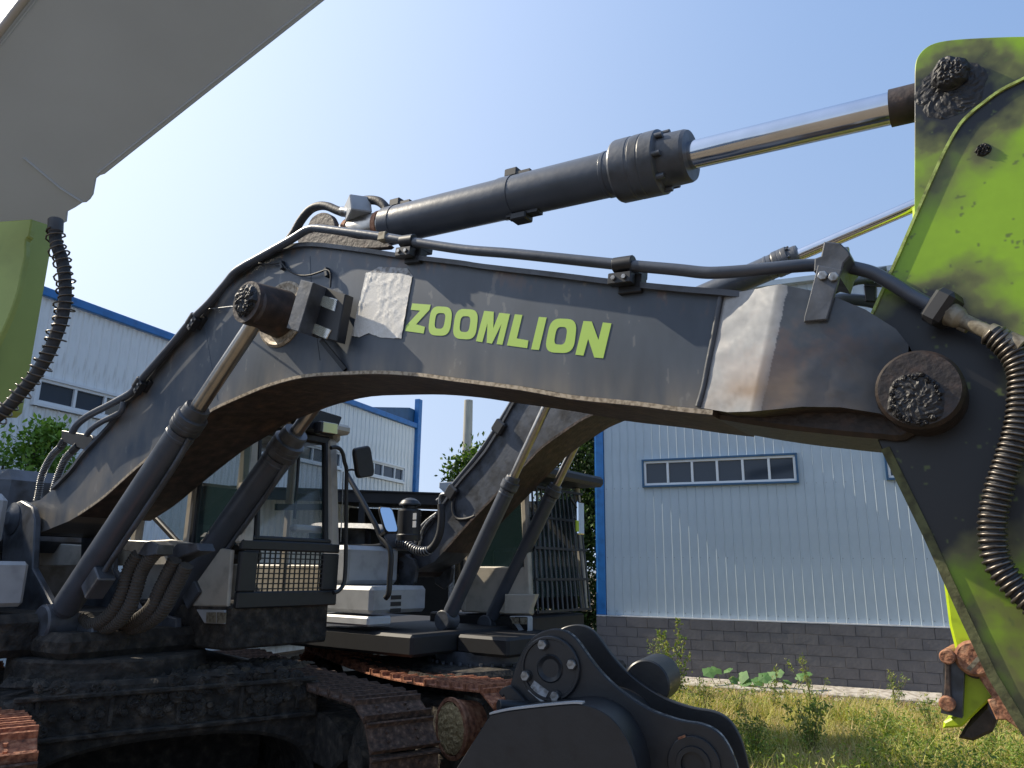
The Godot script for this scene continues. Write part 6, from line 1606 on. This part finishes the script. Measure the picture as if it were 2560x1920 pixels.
func plants() -> void:
	M.stone = StandardMaterial3D.new(); M.stone.vertex_color_use_as_albedo = true; M.stone.roughness = 0.95
	M.stem = mat(lin(0.16, 0.15, 0.06), 0.8)
	var green := [Color(0.05, 0.10, 0.015), Color(0.075, 0.14, 0.02), Color(0.10, 0.17, 0.03), Color(0.04, 0.075, 0.012)]
	var dark_green := [Color(0.03, 0.06, 0.012), Color(0.045, 0.085, 0.018), Color(0.06, 0.11, 0.02), Color(0.02, 0.04, 0.008)]
	var dry := [Color(0.58, 0.45, 0.22), Color(0.68, 0.54, 0.30), Color(0.42, 0.28, 0.15), Color(0.48, 0.40, 0.12), Color(0.52, 0.48, 0.14), Color(0.34, 0.34, 0.08)]
	# weedy ground between the bucket and the workshop
	var no := FastNoiseLite.new(); no.seed = 77; no.frequency = 0.5
	var wr := Basis(Vector3.UP, deg_to_rad(-22.8)); var wo := Vector3(3.575, 0, -14.564)
	var spots := []; var tall := []; var low := []; var grn := []
	for i in 24000:
		var l := Vector3(rng.randf_range(-3.2, 7.5), 0, pow(rng.randf(), 0.8) * 8.5 + 0.85)
		var p := wo + wr * l
		if p.z > -5.5 or p.x < 1.6: continue
		var n := no.get_noise_2d(p.x, p.z)
		var edge := clampf((l.z - 0.8) / 0.6, 0.15, 1.0)
		if rng.randf() > edge: continue
		p.y = -0.03
		if l.z < 1.9 and rng.randf() < 0.45: continue
		var n2 := no.get_noise_2d(p.x * 3.0 + 50.0, p.z * 3.0)
		if n2 < -0.22 and l.z < 4.5: low.append(p); continue
		if l.z < 2.3:
			(grn if rng.randf() < 0.06 else low).append(p)
			continue
		if n2 > 0.16 and i % 2 == 0 and l.z > 2.0: tall.append(p)
		elif n > -0.4 and i % 2 == 0: spots.append(p)
		elif n > 0.12 and i % 3 == 0: grn.append(p)
		if l.z > 3.5 and n > 0.0 and i % 5 == 0: grn.append(p + Vector3(0, 0.12, 0))
		else: low.append(p)
	var g := cloud_of(self, "grass", blade_mesh(20, 0.26, 0.10, 0.0032, 1.5, 3), spots, dry, 0.4, 1.1, M.leaf, true, true)
	tag(g, "tangled yellow dry grass in front of the block wall", "grass")
	g = cloud_of(self, "tall_grass", blade_mesh(12, 0.36, 0.10, 0.0035, 1.1, 9), tall, [Color(0.60, 0.50, 0.20), Color(0.50, 0.48, 0.13), Color(0.40, 0.42, 0.10), Color(0.56, 0.43, 0.18)], 0.5, 1.2, M.leaf, true, true)
	tag(g, "taller yellow-green grass tufts standing out of the dry grass", "grass")
	g = cloud_of(self, "undergrowth", blade_mesh(14, 0.14, 0.10, 0.004, 1.6, 4), low, dry, 0.6, 1.3, M.leaf, true, true)
	tag(g, "flattened straw and dead stalks on the ground", "dead grass")
	g = cloud_of(self, "green_weeds", leaf_mesh(30, 0.10, 0.055, 5, 0.38), grn, [Color(0.20, 0.29, 0.05), Color(0.27, 0.34, 0.06), Color(0.40, 0.42, 0.09), Color(0.12, 0.19, 0.03)], 0.5, 1.1, M.leaf, true)
	for i in g.multimesh.instance_count:
		var tr := g.multimesh.get_instance_transform(i); tr.origin.y += 0.09; g.multimesh.set_instance_transform(i, tr)
	tag(g, "low leafy green weeds growing through the dry grass", "weeds")
	var hl := [["slender tall weed at the left end of the block wall", Vector3(2.475, 0, -12.883), 1.0, 7, 80.0], ["tallest thin weed spike rising beside the bucket's cross tube", Vector3(2.657, 0, -12.621), 1.2, 7, 90.0], ["bushy weed with two spikes in the middle of the wall", Vector3(4.226, 0, -11.12), 0.95, 6, 60.0], ["short drooping weed near the lime bucket", Vector3(5.808, 0, -12.016), 0.55, 7, 60.0], ["green weed clump in the foreground grass below the middle of the wall", Vector3(3.244, 0, -8.686), 0.62, 10, 90.0], ["dark green weed in the shade just right of the bucket ear", Vector3(2.561, 0, -8.481), 0.55, 10, 90.0], ["ragged weed at the lower edge under the long stick", Vector3(5.212, 0, -8.697), 0.45, 10, 80.0], ["small weed in front of the pale concrete strip", Vector3(3.184, 0, -11.053), 0.4, 7, 70.0], ["low yellowish weed below the short drooping one", Vector3(4.434, 0, -9.413), 0.4, 9, 60.0], ["leafy weed beside the bucket ear's upper slope", Vector3(2.682, 0, -11.02), 0.5, 8, 70.0], ["thin weed leaning before the squash leaves", Vector3(3.822, 0, -11.551), 0.6, 4, 50.0], ["leafy weed low in the grass left of the link arms", Vector3(5.181, 0, -9.888), 0.45, 9, 70.0]]
	for i in hl.size():
		herb("tall_weed", hl[i][0], hl[i][1], hl[i][2], hl[i][3], hl[i][4], [Color(0.16, 0.24, 0.05), Color(0.22, 0.29, 0.07), Color(0.32, 0.32, 0.11)], 300 + i, "weeds along the block wall")
	var st := MB.new(); st.lump(Vector3.ZERO, Vector3.UP, 0.05, 0.03, 0.02, 5, 3, 8)
	var stones := []
	for i in 420:
		var q := wo + wr * Vector3(rng.randf_range(-2.0, 6.5), 0, rng.randf_range(0.7, 2.6)); q.y = 0.0 if q.z > -13.0 else 0.03
		stones.append(q)
	g = cloud_of(self, "gravel", st.mesh(), stones, [Color(0.42, 0.37, 0.32), Color(0.30, 0.26, 0.22), Color(0.5, 0.46, 0.42)], 0.3, 1.1, M.stone, true, true)
	tag(g, "scattered stones and crumbled debris along the concrete strip", "gravel")
	# big-leaved creeping plant by the wall
	var pv := thing("squash_plant", "creeping plant with big round green leaves against the block wall", "plant", Vector3(4.068, 0, -13.555), -22.8)
	for k in 13:
		var a := rng.randf() * TAU
		var c := Vector3(lerpf(-0.62, 0.95, k / 12.0) + rng.randf_range(-0.05, 0.05), rng.randf_range(0.10, 0.30), rng.randf_range(-0.05, 0.25))
		var lm := MB.new()
		var rr := rng.randf_range(0.07, 0.12)
		var tilt := Basis(Vector3.RIGHT, rng.randf_range(0.2, 0.9)) * Basis(Vector3(0, 0, 1), rng.randf_range(-0.5, 0.5)) * Basis(Vector3.UP, a)
		for j in 14:
			var a0 := TAU * j / 14.0; var a1 := TAU * (j + 1) / 14.0
			var r0 := rr * (1.0 + 0.16 * cos(a0 * 5.0)) ; var r1 := rr * (1.0 + 0.16 * cos(a1 * 5.0))
			lm.flat(c + tilt * Vector3(0, 0.02, 0), c + tilt * Vector3(cos(a0) * r0, 0.018 * sin(a0 * 7.0), sin(a0) * r0), c + tilt * Vector3(cos(a1) * r1, 0.018 * sin(a1 * 7.0), sin(a1) * r1), Vector3.UP)
		part(pv, "leaf", lm, M.squash)
		lm = MB.new(); lm.tube(PackedVector3Array([Vector3(c.x * 0.8, 0, c.z), c]), 0.006, 5); part(pv, "stalk", lm, M.stem)
	tree("broadleaf_tree", "leafy green tree between the second cab and the workshop corner", Vector3(1.626, 0, -17.5), 6.2, [[Vector3(-0.1, 4.9, 0), 0.9], [Vector3(0.3, 4.1, 0.2), 0.9], [Vector3(-0.25, 3.4, 0), 0.75], [Vector3(0.1, 2.9, 0.3), 0.8], [Vector3(0.4, 5.6, 0), 0.8], [Vector3(-0.5, 2.2, 0), 0.9], [Vector3(-1.0, 1.2, 0.0), 1.0], [Vector3(0.2, 1.0, 0.0), 0.9]], 4200, 0.11, dark_green, 501)
	tree("young_tree", "small leafy treetop peeping out left of the concrete pole", Vector3(-1.36, 0, -20), 4.549, [[Vector3(-0.05, 4.387, 0), 0.33], [Vector3(0.25, 4.657, 0), 0.35], [Vector3(0.7, 4.764, 0), 0.5]], 200, 0.16, green, 511)
	tree("leafy_bush", "bright green bush at the left edge in front of the warehouse", Vector3(-6.364, 0, -9.5), 3.4, [[Vector3(-0.1, 3.139, 0), 0.45], [Vector3(0.3, 3.346, 0), 0.3], [Vector3(0.42, 3.531, 0), 0.14], [Vector3(0.55, 3.094, 0), 0.3]], 420, 0.09, [Color(0.16, 0.30, 0.05), Color(0.24, 0.38, 0.07), Color(0.11, 0.21, 0.03)], 521)
